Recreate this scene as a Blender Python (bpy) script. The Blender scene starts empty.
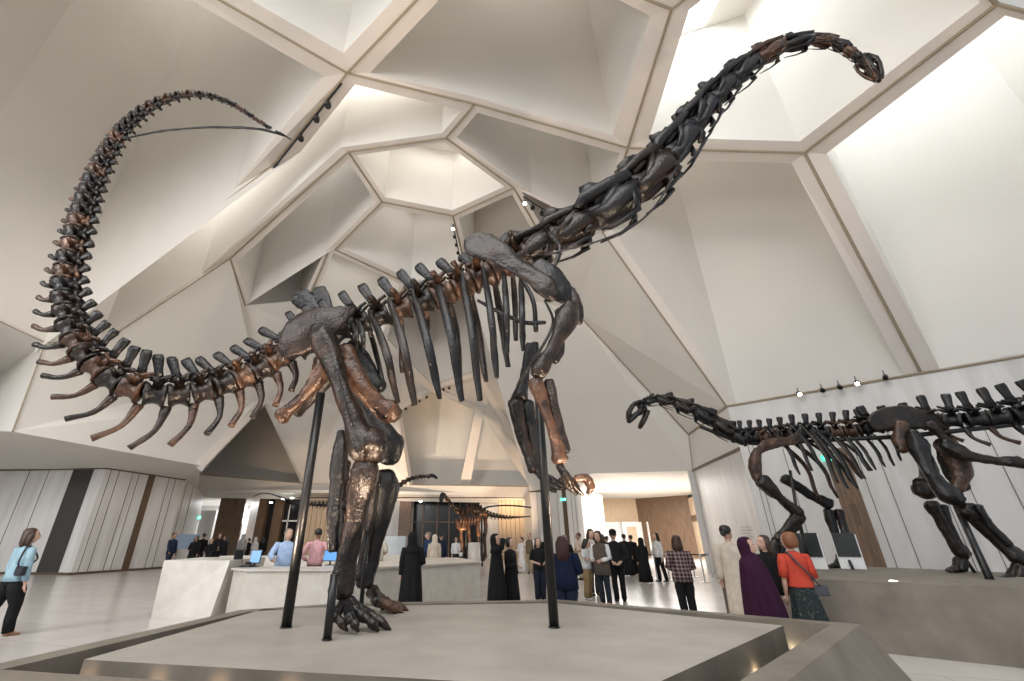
import bpy, bmesh, math, random
from mathutils import Vector, Matrix, noise
R = random.Random(7)
SC = bpy.context.scene
COL = SC.collection
FPX, CXP, CYP = 433.0, 470.0, 340.0
TH = math.atan(198.0/433.0)
CT, ST = math.cos(TH), math.sin(TH)
EYE = Vector((0, 0, 1.6))
def ray(px, py):
    u = (px-CXP)/FPX; v = (py-CYP)/FPX
    return Vector((u, CT+v*ST, ST-v*CT))
def atY(px, py, Y):
    d = ray(px, py); return EYE + d*(Y/d.y)
def atZ(px, py, z):
    d = ray(px, py); return EYE + d*((z-EYE.z)/d.z)
def onwall(px, py, P, Q):
    # the point of the vertical plane through plan points P and Q
    d = ray(px, py); n = Vector((Q[1]-P[1], P[0]-Q[0], 0))
    return EYE + d*((Vector((P[0], P[1], EYE.z))-EYE).dot(n)/d.dot(n))
def tag(o, label=None, cat=None, group=None, kind=None):
    if label: o['label'] = label
    if cat: o['category'] = cat
    if group: o['group'] = group
    if kind: o['kind'] = kind
    return o
def thing(name, label, cat, loc=(0,0,0), group=None):
    o = bpy.data.objects.new(name, None); COL.objects.link(o)
    o.location = loc; o.empty_display_size = .2
    return tag(o, label, cat, group)
def wloc(o):
    v = Vector((0,0,0))
    while o is not None:
        v = v + o.location; o = o.parent
    return v
def obj(name, bm, mat, parent=None, smooth=False, loc=None):
    # bm is in world coordinates; the mesh is stored relative to its parent's base (or to loc)
    off = wloc(parent) if parent else Vector((0,0,0))
    if loc is not None: off = Vector(loc)
    for v in bm.verts: v.co -= off
    bmesh.ops.recalc_face_normals(bm, faces=bm.faces)
    me = bpy.data.meshes.new(name); bm.to_mesh(me); bm.free()
    if isinstance(mat, (list, tuple)):
        for m in mat: me.materials.append(m)
    else: me.materials.append(mat)
    if smooth:
        for p in me.polygons: p.use_smooth = True
    o = bpy.data.objects.new(name, me); COL.objects.link(o)
    if parent: o.parent = parent
    elif loc is not None: o.location = off
    return o
def struct(name, bm, mat, smooth=False):
    o = obj(name, bm, mat, None, smooth); o['kind'] = 'structure'; return o
def B(): return bmesh.new()
# ---------- mesh helpers
def face(bm, pts, mi=0):
    vs = [bm.verts.new(p) for p in pts]
    try:
        f = bm.faces.new(vs); f.material_index = mi; return f
    except ValueError: return None
def box(bm, c, s, rz=0, mi=0):
    m = Matrix.Translation(Vector(c)) @ Matrix.Rotation(rz, 4, 'Z') @ Matrix.Diagonal((s[0], s[1], s[2], 1))
    r = bmesh.ops.create_cube(bm, size=1, matrix=m)
    if mi:
        for f in {f for v in r['verts'] for f in v.link_faces}: f.material_index = mi
def bevbox(bm, c, s, b=.02, rz=0, mi=0, rx=0):
    t = bmesh.new(); bmesh.ops.create_cube(t, size=1, matrix=Matrix.Diagonal((s[0], s[1], s[2], 1)))
    bmesh.ops.bevel(t, geom=t.edges[:], offset=b, segments=2, affect='EDGES', profile=.7)
    m = Matrix.Translation(Vector(c)) @ Matrix.Rotation(rz, 4, 'Z') @ Matrix.Rotation(rx, 4, 'X')
    merge(bm, t, m, mi)
def merge(bm, t, m=Matrix(), mi=0):
    vm = {v: bm.verts.new(m @ v.co) for v in t.verts}
    for f in t.faces:
        try:
            g = bm.faces.new([vm[v] for v in f.verts]); g.material_index = mi or f.material_index
        except ValueError: pass
    t.free()
def prism(bm, plan, z0, z1, mi=0, plan1=None):
    # solid between plan polygon at z0 and plan1 (or the same) at z1
    p1 = plan1 or plan; n = len(plan)
    a = [bm.verts.new((p[0], p[1], z0)) for p in plan]; b = [bm.verts.new((p[0], p[1], z1)) for p in p1]
    fs = [bm.faces.new(a[::-1]), bm.faces.new(b)]
    for i in range(n): fs.append(bm.faces.new((a[i], a[(i+1) % n], b[(i+1) % n], b[i])))
    for f in fs: f.material_index = mi
def frame_at(t, up):
    t = t.normalized(); s = t.cross(up)
    if s.length < 1e-4: s = t.cross(Vector((1, .2, .1)))
    s.normalize(); return s, s.cross(t).normalized()
def loft(bm, pts, rad, up=Vector((0,0,1)), seg=8, cap=True, jit=0.0, mi=0, p=2.0):
    # tube through pts; rad = list of r or (side, up) radii; p > 2 makes the section squarer
    pts = [Vector(q) for q in pts]; rings = []
    n = len(pts)
    for i, q in enumerate(pts):
        t = (pts[min(i+1, n-1)]-pts[max(i-1, 0)])
        if t.length < 1e-6: t = Vector((0,0,1))
        u = up[i] if isinstance(up, list) else up
        s, w = frame_at(t, Vector(u))
        r = rad[i] if isinstance(rad, (list, tuple)) else rad
        ra, rb = r if isinstance(r, (tuple, list)) else (r, r)
        ring = []
        for k in range(seg):
            a = 2*math.pi*k/seg
            ca, sa = math.cos(a), math.sin(a)
            e = 2.0/p
            ca = math.copysign(abs(ca)**e, ca); sa = math.copysign(abs(sa)**e, sa)
            f = 1+(R.random()-.5)*2*jit
            ring.append(bm.verts.new(q+s*ca*ra*f+w*sa*rb*f))
        rings.append(ring)
    for i in range(n-1):
        for k in range(seg):
            f = bm.faces.new((rings[i][k], rings[i][(k+1) % seg], rings[i+1][(k+1) % seg], rings[i+1][k])); f.material_index = mi
    if cap:
        f = bm.faces.new(rings[0][::-1]); f.material_index = mi
        f = bm.faces.new(rings[-1]); f.material_index = mi
    return rings
def catmull(pts, m):
    # resample a control polyline into m points by arc length, with smooth spans
    P = [Vector(p) for p in pts]; P = [P[0]*2-P[1]]+P+[P[-1]*2-P[-2]]
    out = []
    for i in range(1, len(P)-2):
        for k in range(12):
            t = k/12.0; a, b, c, d = P[i-1], P[i], P[i+1], P[i+2]
            out.append(.5*((2*b)+(c-a)*t+(2*a-5*b+4*c-d)*t*t+(3*b-a-3*c+d)*t*t*t))
    out.append(P[-2])
    L = [0]
    for i in range(1, len(out)): L.append(L[-1]+(out[i]-out[i-1]).length)
    def at(s):
        s = max(0, min(L[-1], s)); lo = 0
        while lo < len(L)-2 and L[lo+1] < s: lo += 1
        f = (s-L[lo])/max(1e-9, L[lo+1]-L[lo]); return out[lo].lerp(out[lo+1], f)
    if m is None: return at, L[-1]
    return [at(L[-1]*i/(m-1)) for i in range(m)]
# ---------- materials
def mat(name, col, rough=.6, metal=0, spec=.5, coat=0, emit=None, es=0, alpha=1, trans=0):
    m = bpy.data.materials.new(name); m.use_nodes = True
    b = m.node_tree.nodes['Principled BSDF']
    b.inputs['Base Color'].default_value = (*col, 1); b.inputs['Roughness'].default_value = rough
    b.inputs['Metallic'].default_value = metal; b.inputs['Specular IOR Level'].default_value = spec
    b.inputs['Coat Weight'].default_value = coat
    if emit: b.inputs['Emission Color'].default_value = (*emit, 1); b.inputs['Emission Strength'].default_value = es
    if trans: b.inputs['Transmission Weight'].default_value = trans
    b.inputs['Alpha'].default_value = alpha
    return m
def vary(m, c1, c2, scale=5, detail=4, lo=.35, hi=.65, bump=0, bscale=None, rough=None, stretch=None, coords='Object', c3=None, nr=.5):
    # mottles a material with noise between two colours, and can add bump and uneven gloss
    nt = m.node_tree; N = nt.nodes; L = nt.links; b = N['Principled BSDF']
    tc = N.new('ShaderNodeTexCoord'); src = tc.outputs[coords]
    if stretch:
        mp = N.new('ShaderNodeMapping'); mp.inputs['Scale'].default_value = stretch; L.new(src, mp.inputs['Vector']); src = mp.outputs[0]
    n = N.new('ShaderNodeTexNoise'); n.inputs['Scale'].default_value = scale; n.inputs['Detail'].default_value = detail
    L.new(src, n.inputs['Vector'])
    r = N.new('ShaderNodeValToRGB'); r.color_ramp.elements[0].position = lo; r.color_ramp.elements[1].position = hi
    r.color_ramp.elements[0].color = (*c1, 1); r.color_ramp.elements[1].color = (*c2, 1)
    if c3:
        e = r.color_ramp.elements.new(min(.98, hi+.12)); e.color = (*c3, 1)
    n.inputs['Roughness'].default_value = nr
    L.new(n.outputs['Fac'], r.inputs['Fac']); L.new(r.outputs['Color'], b.inputs['Base Color'])
    if rough:
        mr = N.new('ShaderNodeMapRange'); mr.inputs['To Min'].default_value = rough[0]; mr.inputs['To Max'].default_value = rough[1]
        L.new(n.outputs['Fac'], mr.inputs['Value']); L.new(mr.outputs[0], b.inputs['Roughness'])
    if bump:
        n2 = N.new('ShaderNodeTexNoise'); n2.inputs['Scale'].default_value = bscale or scale*4; n2.inputs['Detail'].default_value = 5
        L.new(src, n2.inputs['Vector'])
        bp = N.new('ShaderNodeBump'); bp.inputs['Strength'].default_value = bump; bp.inputs['Distance'].default_value = .03
        L.new(n2.outputs['Fac'], bp.inputs['Height']); L.new(bp.outputs[0], b.inputs['Normal'])
    return m
M = {}
M['plaster'] = vary(mat('plaster', (.80,.78,.74), .75, spec=.3), (.735,.71,.67), (.765,.74,.70), .35, 3, .3, .7)
M['rib'] = mat('rib_plaster', (.77,.715,.665), .6, spec=.35)
M['groove'] = mat('groove_trim', (.33,.27,.19), .6)
M['marble'] = vary(mat('marble_panel', (.8,.78,.76), .35), (.60,.58,.56), (.72,.705,.69), 1.2, 6, .35, .6, stretch=(1.5,1.5,.25))
M['joint'] = mat('panel_joint', (.13,.11,.10), .8)
M['bronze'] = mat('bronze_trim', (.13,.085,.055), .4, .3)
M['wood'] = vary(mat('walnut_panel', (.2,.12,.07), .45), (.13,.08,.05), (.22,.135,.08), 3, 5, stretch=(6,6,.4))
M['tan'] = vary(mat('tan_panel', (.62,.48,.34), .5), (.55,.42,.29), (.66,.52,.37), 3, 4, stretch=(5,5,.3))
M['dark'] = mat('dark_glass', (.012,.012,.013), .18)
M['black'] = mat('black_metal', (.012,.012,.013), .35, .2)
M['white'] = mat('white_paint', (.86,.86,.86), .5)
M['corian'] = vary(mat('counter_stone', (.8,.78,.73), .35), (.54,.50,.445), (.60,.565,.51), 4, 4)
M['stone'] = vary(mat('plinth_stone', (.42,.38,.33), .6), (.135,.115,.090), (.215,.185,.15), 2.2, 9, .3, .7, bump=.05, bscale=60)
M['slab'] = vary(mat('slab_stone', (.5,.46,.41), .55), (.28,.25,.215), (.355,.325,.285), 1.6, 9, .3, .7, bump=.03, bscale=80)
M['glow'] = mat('lamp_glow', (1,.9,.7), .5, emit=(1,.85,.62), es=30)
M['sky'] = mat('skylight_fill_glass', (1,1,1), .5, emit=(.93,.97,1), es=6)
def skyglass(k):
    n = 'skylight_fill_glass_%g' % k
    return bpy.data.materials.get(n) or mat(n, (1,1,1), .5, emit=((.86,.94,1) if k >= 6 else (1,.985,.96)), es=k)
def floor_mat():
    m = mat('polished_floor', (.7,.66,.62), .22); nt = m.node_tree; N = nt.nodes; L = nt.links; b = N['Principled BSDF']
    tc = N.new('ShaderNodeTexCoord'); mp = N.new('ShaderNodeMapping'); mp.inputs['Rotation'].default_value = (0,0,.32)
    L.new(tc.outputs['Object'], mp.inputs[0])
    br = N.new('ShaderNodeTexBrick'); br.inputs['Scale'].default_value = 1; br.offset = .5
    br.inputs['Brick Width'].default_value = 2.4; br.inputs['Row Height'].default_value = 1.2; br.inputs['Mortar Size'].default_value = .008
    br.inputs['Color1'].default_value = (.60,.565,.53,1); br.inputs['Color2'].default_value = (.64,.605,.57,1); br.inputs['Mortar'].default_value = (.42,.39,.36,1)
    L.new(mp.outputs[0], br.inputs['Vector'])
    n = N.new('ShaderNodeTexNoise'); n.inputs['Scale'].default_value = .8; n.inputs['Detail'].default_value = 6; L.new(tc.outputs['Object'], n.inputs[0])
    mx = N.new('ShaderNodeMix'); mx.data_type = 'RGBA'; mx.blend_type = 'MULTIPLY'; mx.inputs[0].default_value = .25
    L.new(br.outputs['Color'], mx.inputs[6]); L.new(n.outputs['Fac'], mx.inputs[7]); L.new(mx.outputs[2], b.inputs['Base Color'])
    return m
M['floor'] = floor_mat()
# ---------- camera
cam = bpy.data.cameras.new('camera'); co = bpy.data.objects.new('camera', cam); COL.objects.link(co)
co.location = EYE; co.rotation_euler = (math.pi/2+TH, 0, 0)
cam.sensor_width = 36; cam.lens = 36*FPX/1024; cam.shift_x = (512-CXP)/1024.0; cam.clip_end = 400
SC.camera = co
# ---------- floor
bm = B(); prism(bm, [(-40,-14),(34,-14),(34,64),(-40,64)], -.3, 0); struct('floor', bm, M['floor'])
# ---------- the faceted vault: rib nodes on a dome, a vertical-walled coffer above every cell
def shell(px, py):
    d = ray(px, py); c = Vector((-3, 15, 4)); r = Vector((21, 30, 13))
    o = EYE-c
    a = sum((d[i]/r[i])**2 for i in range(3)); b = 2*sum(d[i]*o[i]/r[i]**2 for i in range(3)); k = sum((o[i]/r[i])**2 for i in range(3))-1
    return EYE+d*((-b+math.sqrt(b*b-4*a*k))/(2*a))
ZT = 6.7
ND = dict(A=(347,72), B=(475,103), C=(446,137), D=(628,147), E=(348,151), F=(514,187), G=(230,258), H=(382,201), I=(453,215), J=(335,249),
  A2=(270,167), A3=(80,310), K2=(45,342), K0=(-100,272), L1=(57,-95), T1=(478,-66), T2=(590,-24), M=(672,8), T3=(760,-60), P=(805,152), Q=(998,3),
  W=(603,232), N=(727,406), RR=(921,371), V=(1197,326), Q2=(1330,90), G2=(245,305), G3=(105,340), Jb=(328,252), S=(298,322), T=(402,280), K=(470,285),
  L=(556,262), X=(384,338), U1=(432,387), U2=(478,372), U3=(398,408), U4=(476,407), Z1=(575,310), Z2=(689,434), T4=(880,-120), L2=(300,-250), L3=(-260,60))
ZN = dict(N=ZT, RR=ZT, V=ZT)
def inset(keys, ws):
    pts = [Vector((ND[k][0], ND[k][1])) for k in keys]; n = len(pts)
    if not isinstance(ws, (list, tuple)): ws = [ws]*n
    area = sum(pts[i].x*pts[(i+1) % n].y-pts[(i+1) % n].x*pts[i].y for i in range(n))
    sg = 1 if area > 0 else -1; out = []
    for i in range(n):
        a, b, c = pts[i-1], pts[i], pts[(i+1) % n]
        d1 = (b-a).normalized(); d2 = (c-b).normalized()
        n1 = Vector((-d1.y, d1.x))*sg; n2 = Vector((-d2.y, d2.x))*sg
        w1, w2 = ws[i-1], ws[i]
        den = d1.x*d2.y-d1.y*d2.x
        if abs(den) < .08: out.append(b+n1*(w1+w2)/2); continue
        p, q = b+n1*w1, b+n2*w2
        t = ((q.x-p.x)*d2.y-(q.y-p.y)*d2.x)/den
        out.append(p+d1*t)
    return out
R1 = atZ(693,470,5.0); R2 = atZ(740,448,5.0)
RE = (23.0, 6.6)
def node3(k):
    return onwall(ND[k][0], ND[k][1], R2, RE) if k in ZN else shell(*ND[k])
ribs = {}
def cell(keys, ws, zcap, sky=None):
    n = len(keys); ip = inset(keys, ws); w = ws if isinstance(ws, (list, tuple)) else [ws]*n
    low = []
    for k, p in zip(keys, ip):
        low.append(onwall(p.x, p.y, R2, RE) if k in ZN else shell(p.x, p.y))
    rb = B()
    for i in range(n):
        j = (i+1) % n
        if w[i] > 0: face(rb, [node3(keys[i]), node3(keys[j]), low[j], low[i]])
        e = tuple(sorted((keys[i], keys[j])))
        if w[i] >= 4: ribs[e] = True
    struct('trim_1', rb, M['rib'])
    bm = B()
    top = [Vector((p.x, p.y, zcap)) for p in low]
    for i in range(n):
        j = (i+1) % n; face(bm, [low[i], low[j], top[j], top[i]])
    if sky:
        s, dx, dy = sky[:3]; c = sum(top, Vector())/n+Vector((dx, dy, 0))
        hole = [c+(p-sum(top, Vector())/n)*s for p in top]; up = [p+Vector((0,0,1.2)) for p in hole]
        for i in range(n):
            j = (i+1) % n; face(bm, [top[i], top[j], hole[j], hole[i]]); face(bm, [hole[i], hole[j], up[j], up[i]])
        pb = B(); face(pb, up); struct('skylight_fill_1', pb, skyglass(sky[3] if len(sky) > 3 else 6))  # besides the visible skylight, unseen glowing panes are added to brighten coffers
    else: face(bm, top)
    struct('ceiling', bm, M['plaster'])
cell(['A','T1','T2','M','D','B'], [17,0,15,18,8,5], 27, (.6,0,0,3.6))
cell(['A','L1','L2','T1'], [15,0,0,16], 23, (.6,0,0))
cell(['A','A2','A3','K2','K0','L3','L1'], [15,4,0,2,0,0,15], 45, (.75,0,0,4))
cell(['A','B','C','E','G','G3','K2','A3','A2'], [10,6,5,8,3,0,0,6,14], 20.2, (.85,.5,0,4.2))
cell(['E','H','J','Jb','G2','G'], [5,5,2,0,5,7], 24, (.65,0,0,2.8))
cell(['C','E','H','I','F'], [5,5,5,5,5], 20.9, (.8,.5,-.2,4.5))
cell(['B','C','F','W','D'], [8,6,3,6,8], 25, (.6,0,0,3.5))
cell(['F','I','K','L'], [5,5,0,5], 22, (.5,0,0,1.7))
cell(['F','L','W'], [5,0,0], 20)
cell(['H','J','T','K','I'], [5,5,2,0,5], 22, (.7,0,0,2.2))
cell(['J','Jb','S','X','T'], [0,5,2,2,4], 21, (.7,0,0,2.4))
cell(['Jb','S','G2'], [4,0,0], 20)
cell(['T','K','U2','U1','X'], [2,3,3,3,3], 24)
cell(['M','D','P','Q','T4','T3'], [17,11,12,12,0,12], 20.5, (.62,-.5,1.5,13))
cell(['D','W','N','RR','P'], [8,9,0,17,11], 27, (.6,0,0,5.5))
cell(['P','RR','V','Q2','Q'], [18,0,0,10,14], 21, (.65,0,0,12))
cell(['M','T2','T3'], [10,0,12], 22)
gb = B()
for a, b in ribs:
    p, q = node3(a), node3(b); c = Vector((-3,15,4))
    inn = (c-(p+q)/2).normalized()*.02
    if (q-p).length > .2: loft(gb, [p+inn, q+inn], .045, seg=6)
struct('trim_2', gb, M['groove'])
# ---------- folded wall planes under the vault (vertices: px, py and the depth rule)
def S3(*pts):
    return [p if isinstance(p, Vector) else (shell(*p) if len(p) == 2 else atZ(p[0], p[1], p[2])) for p in pts]
B0, B1, B2 = (-21.7,24.1), (-19.3,23.7), (-18.1,28.7)
F1 = atZ(12,431,5.4); F2 = atZ(200,465,5.4)
bm = B()
face(bm, S3((-150,330),(0,321),(45,342),F1,(-200,520,5.2)))
face(bm, S3((45,342),(105,340),(160,395),F1)); face(bm, S3((105,340),(230,258),(262,400),(160,395))); face(bm, S3(F1,(160,395),(262,400),F2))
face(bm, S3((230,258),(245,305),(298,322),(262,400)))
face(bm, S3((245,305),(298,322),(300,300)))
face(bm, [F1, F2, Vector((B2[0],B2[1],5.0)), Vector((B1[0],B1[1],5.0)), Vector((B0[0],B0[1],5.0))])
face(bm, [F1, Vector((B0[0],B0[1],5.0)), Vector((-34,24.1,5.0)), Vector((-30,14,5.3))])
YB = 42.0
a1 = Vector((B2[0],B2[1],5)); a2 = atY(196,497,YB-3); a3 = atY(305,499,YB); a4 = atY(530,503,YB)
u1 = atY(200,474,YB-4); u2 = atY(305,483,YB-1); u3 = atY(530,486,YB-1)
struct('wall_left', bm, M['plaster'])
bm = B()
face(bm, [F2, a1, a2, u1]); face(bm, [u1, a2, a3, u2]); face(bm, [u2, a3, a4, u3])
face(bm, S3((262,400),(268,398),u2,atY(301,483,YB-.9)))
ap = shell(262,400)
face(bm, [F2, ap, shell(262,396), F2+Vector((-1,0,1))])
# niche behind the triangular arch
nb = [atY(190,482,YB+2), atY(312,486,YB+2), atY(312,380,YB+3), atY(190,380,YB+3)]
face(bm, nb)
face(bm, [F2, ap, atY(262,398,YB+3), atY(198,478,YB+2)]); face(bm, [ap, atY(262,398,YB+3), atY(306,484,YB+2), u2])
# piers between the arches
face(bm, S3((262,400),(298,322),(341,404),u2)); face(bm, S3(u2,(341,404),atY(318,484,YB-1)))
face(bm, S3((298,322),(384,338),(341,404))); face(bm, S3((341,404),(384,338),(432,387),(398,408)))
face(bm, [shell(341,404), shell(398,408), atY(410,484,YB-1), atY(318,484,YB-1)])
face(bm, S3((432,387),(478,372),(476,407)))
face(bm, S3((476,407),(478,372),(536,472),u3)); 
nb = [atY(395,486,YB+2.5), atY(535,488,YB+2.5), atY(535,380,YB+3.5), atY(395,380,YB+3.5)]
face(bm, nb)
face(bm, S3((398,408),(432,387),atY(432,383,YB+3.5),atY(396,404,YB+3))); face(bm, S3((432,387),(476,407),atY(478,400,YB+3.5),atY(432,383,YB+3.5)))
struct('wall_back', bm, M['plaster'])
bm = B()
face(bm, S3((476,405),(484,409),atY(470,484,YB),atY(460,484,YB)))      # rib that drops between the two arches
def bar(bm, p, q, w, d=.4):
    p, q = Vector(p), Vector(q); loft(bm, [p, q], [(w, d), (w, d)], up=Vector((0,1,0)), seg=4, p=2)
for p, q, w in (((432,387),(398,408),.3),((432,387),(476,407),.3),((478,372),(432,387),.3),((478,372),(537,472),.4),((432,387),(384,338),.4),((262,402),(202,472),.35),((341,404),(318,470),.3),((398,408),(410,484),.25),((478,372),(470,285),.35)):
    P_ = F2+Vector((.3,-.2,.4)) if p == (262,402) and 0 else shell(*p); Q_ = shell(*q) if q[1] < 460 or q[0] == 537 else (F2 if q[0] == 202 else atY(q[0], q[1], YB-1.2))
    bar(bm, P_, Q_, w)
struct('trim_3', bm, M['rib'])
# right of the arches: tall folded wall down to the side opening
C1 = atZ(530,491,5.0); C2 = atZ(580,487,5.0)
z1 = shell(575,310); z2 = atZ(689,434,6.9)
S1 = atZ(592,473,5.6); 
bm = B()
face(bm, S3((478,372),(470,285),(556,262),z1,S1,C1,(536,472)))
face(bm, [z1, z2, R1, S1])
face(bm, [C1, C2, S1])
w_ = shell(603,232); nn = node3('N')
face(bm, [shell(556,262), w_, nn, z2, z1]); face(bm, [z2, nn, R2, R1])
struct('wall_right', bm, M['plaster'])
bm = B()
def wallquad(bm, p, q, z0, z1, mi=0, t=.3):
    p, q = Vector((p[0],p[1],0)), Vector((q[0],q[1],0)); d = (q-p).normalized(); n = Vector((-d.y, d.x, 0))
    if n.dot(p) < 0: n = -n
    prism(bm, [(p.x,p.y),(q.x,q.y),(q.x+n.x*t,q.y+n.y*t),(p.x+n.x*t,p.y+n.y*t)], z0, z1, mi)
wn = Vector((RE[1]-R2.y, R2.x-RE[0], 0)).normalized()*-.4
wp = [Vector((R2.x,R2.y,0)), Vector((RE[0],RE[1],0)), node3('V')+Vector((2,-2,.2)), node3('RR'), node3('N'), Vector(R2)]
va = [bm.verts.new(p) for p in wp]; vb = [bm.verts.new(p+wn) for p in wp]
bm.faces.new(va); bm.faces.new(vb[::-1])
for i in range(6): bm.faces.new((va[i], vb[i], vb[(i+1) % 6], va[(i+1) % 6]))
struct('wall_right', bm, M['marble'])
bm = B(); wallquad(bm, R1, R2, 0, 5.0); struct('wall_right', bm, M['marble'])
bm = B(); d_ = Vector((R1.x-R2.x, R1.y-R2.y, 0))*.003
wallquad(bm, R1-d_*0, R2, 4.93, 5.05, t=-.06); struct('trim_4', bm, M['bronze'])
# ceiling behind rim above the right wall top
bm = B(); vv = node3('V'); loft(bm, [nn-wn*.05, vv-wn*.05], .05, seg=6); struct('trim_5', bm, M['groove'])
# vertical joints in the long right wall, and the recessed bronze service door strip
def joint(bm, P, Q, px, py, z0, z1, w=.018, t=-.015):
    c = onwall(px, py, P, Q); d = Vector((Q[0]-P[0], Q[1]-P[1], 0)).normalized()
    wallquad(bm, c-d*w/2, c+d*w/2, z0, z1, t=t)
bm = B()
for px, py in ((773,540),(804,520),(873,500),(903,520),(960,530),(985,520),(762,480),(1010,480)): joint(bm, R2, RE, px, py, 0, 5.2)
struct('trim_6', bm, M['joint'])
bm = B(); c = onwall(858,520,R2,RE); d = Vector((RE[0]-R2.x, RE[1]-R2.y, 0)).normalized()
wallquad(bm, c-d*.33, c+d*.33, 0, 4.6, t=-.03); o = struct('door_1', bm, M['wood'])
bm = B(); wallquad(bm, c-d*.08, c+d*.08, 2.0, 2.7, t=-.05); obj('panel', bm, M['bronze'], o)
# ---------- left wall of marble panels with a glossy dark door
def strips(P, Q, pxs, py, mat_, name, z0, z1, w=.02, t=-.02):
    bm = B()
    for px in pxs: joint(bm, P, Q, px, py, z0, z1, w, t)
    struct(name, bm, mat_)
BL = (-34, 25.3)
bm = B(); wallquad(bm, BL, B0, 0, 5); wallquad(bm, B0, B1, 0, 5); struct('wall_left', bm, M['marble'])
bm = B(); wallquad(bm, B1, B2, 0, 5); struct('wall_left', bm, M['marble'])
strips(BL, B0, (10,30), 520, M['joint'], 'trim_7', 0, 5)
strips(B1, B2, (88,97,112,119,152,159), 540, M['joint'], 'trim_7', 0, 5)
bm = B(); d = (Vector(B2)-Vector(B1)).normalized(); c = onwall(133,540,B1,B2)
wallquad(bm, c-Vector((d.x,d.y,0))*.2, c+Vector((d.x,d.y,0))*.2, 0, 4.99, t=-.04); struct('trim_8', bm, M['bronze'])
bm = B(); c = Vector(((B0[0]*.55+B1[0]*.45), B0[1]*.55+B1[1]*.45, 0)); dd = Vector((B1[0]-B0[0], B1[1]-B0[1], 0)).normalized()
wallquad(bm, c-dd*.62, c+dd*.62, 0, 4.98, t=-.05); struct('door_2', bm, mat('glossy_door', (.05,.045,.045), .12, .2))
bm = B(); wallquad(bm, B0, B1, 0, .1, t=-.07); wallquad(bm, B1, B2, 0, .1, t=-.07); wallquad(bm, BL, B0, 0, .1, t=-.07); struct('baseboard_left', bm, M['bronze'])
bm = B(); wallquad(bm, B0, B1, 4.95, 5.03, t=-.07); wallquad(bm, B1, B2, 4.95, 5.03, t=-.07); wallquad(bm, BL, B0, 4.95, 5.03, t=-.07); struct('trim_9', bm, M['bronze'])
# ---------- back wall bays under the band
def bx(px, Y=YB, py=530): return atY(px, py, Y).x
def bay(name, x0, x1, z0, z1, m, Y=YB, t=.4):
    bm = B(); box(bm, ((x0+x1)/2, Y+t/2, (z0+z1)/2), (abs(x1-x0), t, z1-z0)); return struct(name, bm, M[m] if isinstance(m, str) else m)
G0 = Vector((bx(196,YB-3), YB-3))
bm = B(); wallquad(bm, B2, G0, 0, 5); struct('wall_back', bm, M['marble'])
strips(B2, G0, (172,180), 540, M['joint'], 'trim_10', 0, 5)
bay('wall_back', bx(214), bx(232), 0, 5.1, 'wood', t=1.5)
bay('wall_back', bx(254), bx(262), 0, 5.1, 'wood', t=1.0)
bay('wall_back', bx(262), bx(270), 0, 5.1, 'dark', YB+.6)
bay('wall_back', bx(270), bx(279), 0, 5.1, 'wood', t=1.0)
bay('window_2', bx(279), bx(300), 0, 5.0, 'dark', YB+.5)
bm = B(); box(bm, (bx(297), YB+.35, 2.5), (.3,.2,5)); box(bm, (bx(287), YB+.4, 3.05), (bx(298)-bx(276),.1,.12)); box(bm, (bx(284.5), YB+.4, 2.2), (.1,.1,4.4)); struct('trim_11', bm, M['white'])
bay('wall_back', bx(300), bx(386), 0, 4.9, 'tan', YB+.4)
bay('wall_back', bx(386), bx(398), 0, 4.9, 'marble', YB+.4)
bay('wall_back', bx(398), bx(410), 0, 5.1, 'wood', YB)
bay('wall_back', bx(410), bx(482), 0, 4.9, 'dark', YB+2.0)
bm = B()
for px in (423,437,449,460): box(bm, (bx(px,YB+2), YB+1.9, 2.4), (.12,.15,4.9))
box(bm, ((bx(410)+bx(482))/2, YB+1.9, 3.0), (bx(482)-bx(410), .12, .1)); struct('trim_11', bm, M['wood'])
bay('wall_back', bx(480), bx(499), 0, 4.9, 'marble', YB+.3)
bay('wall_back', bx(499), bx(534), 0, 4.9, 'tan', YB-.2)
bm = B()
for i in range(7): box(bm, (bx(502+i*4.4), YB-.22, 2.4), (.03,.04,4.8))
for i in range(17): box(bm, (bx(303+i*5), YB+.39, 2.4), (.03,.04,4.8))
struct('trim_12', bm, M['joint'])
bm = B(); box(bm, ((bx(232)+bx(534))/2, YB-.1, 4.97), (bx(534)-bx(232), .5, .1)); struct('trim_13', bm, M['bronze'])
# the gallery behind the openings: pale screens, white piers, daylight
bay('wall_back', bx(170,56), bx(262,56), 0, 5.2, 'white', 56)
bay('wall_back', bx(197,47), bx(212,47), 0, 4.2, 'marble', 47)
bay('wall_back', bx(246,48), bx(256,48), 0, 5.0, 'marble', 48)
bay('wall_back', bx(236,50), bx(241,50), 0, 5.0, 'white', 50)
# gallery ceiling
bm = B(); prism(bm, [(-32,39),(-13,39.2),(4,42.3),(4,58),(-32,58)], 5.15, 5.4); struct('ceiling', bm, M['plaster'])
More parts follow.
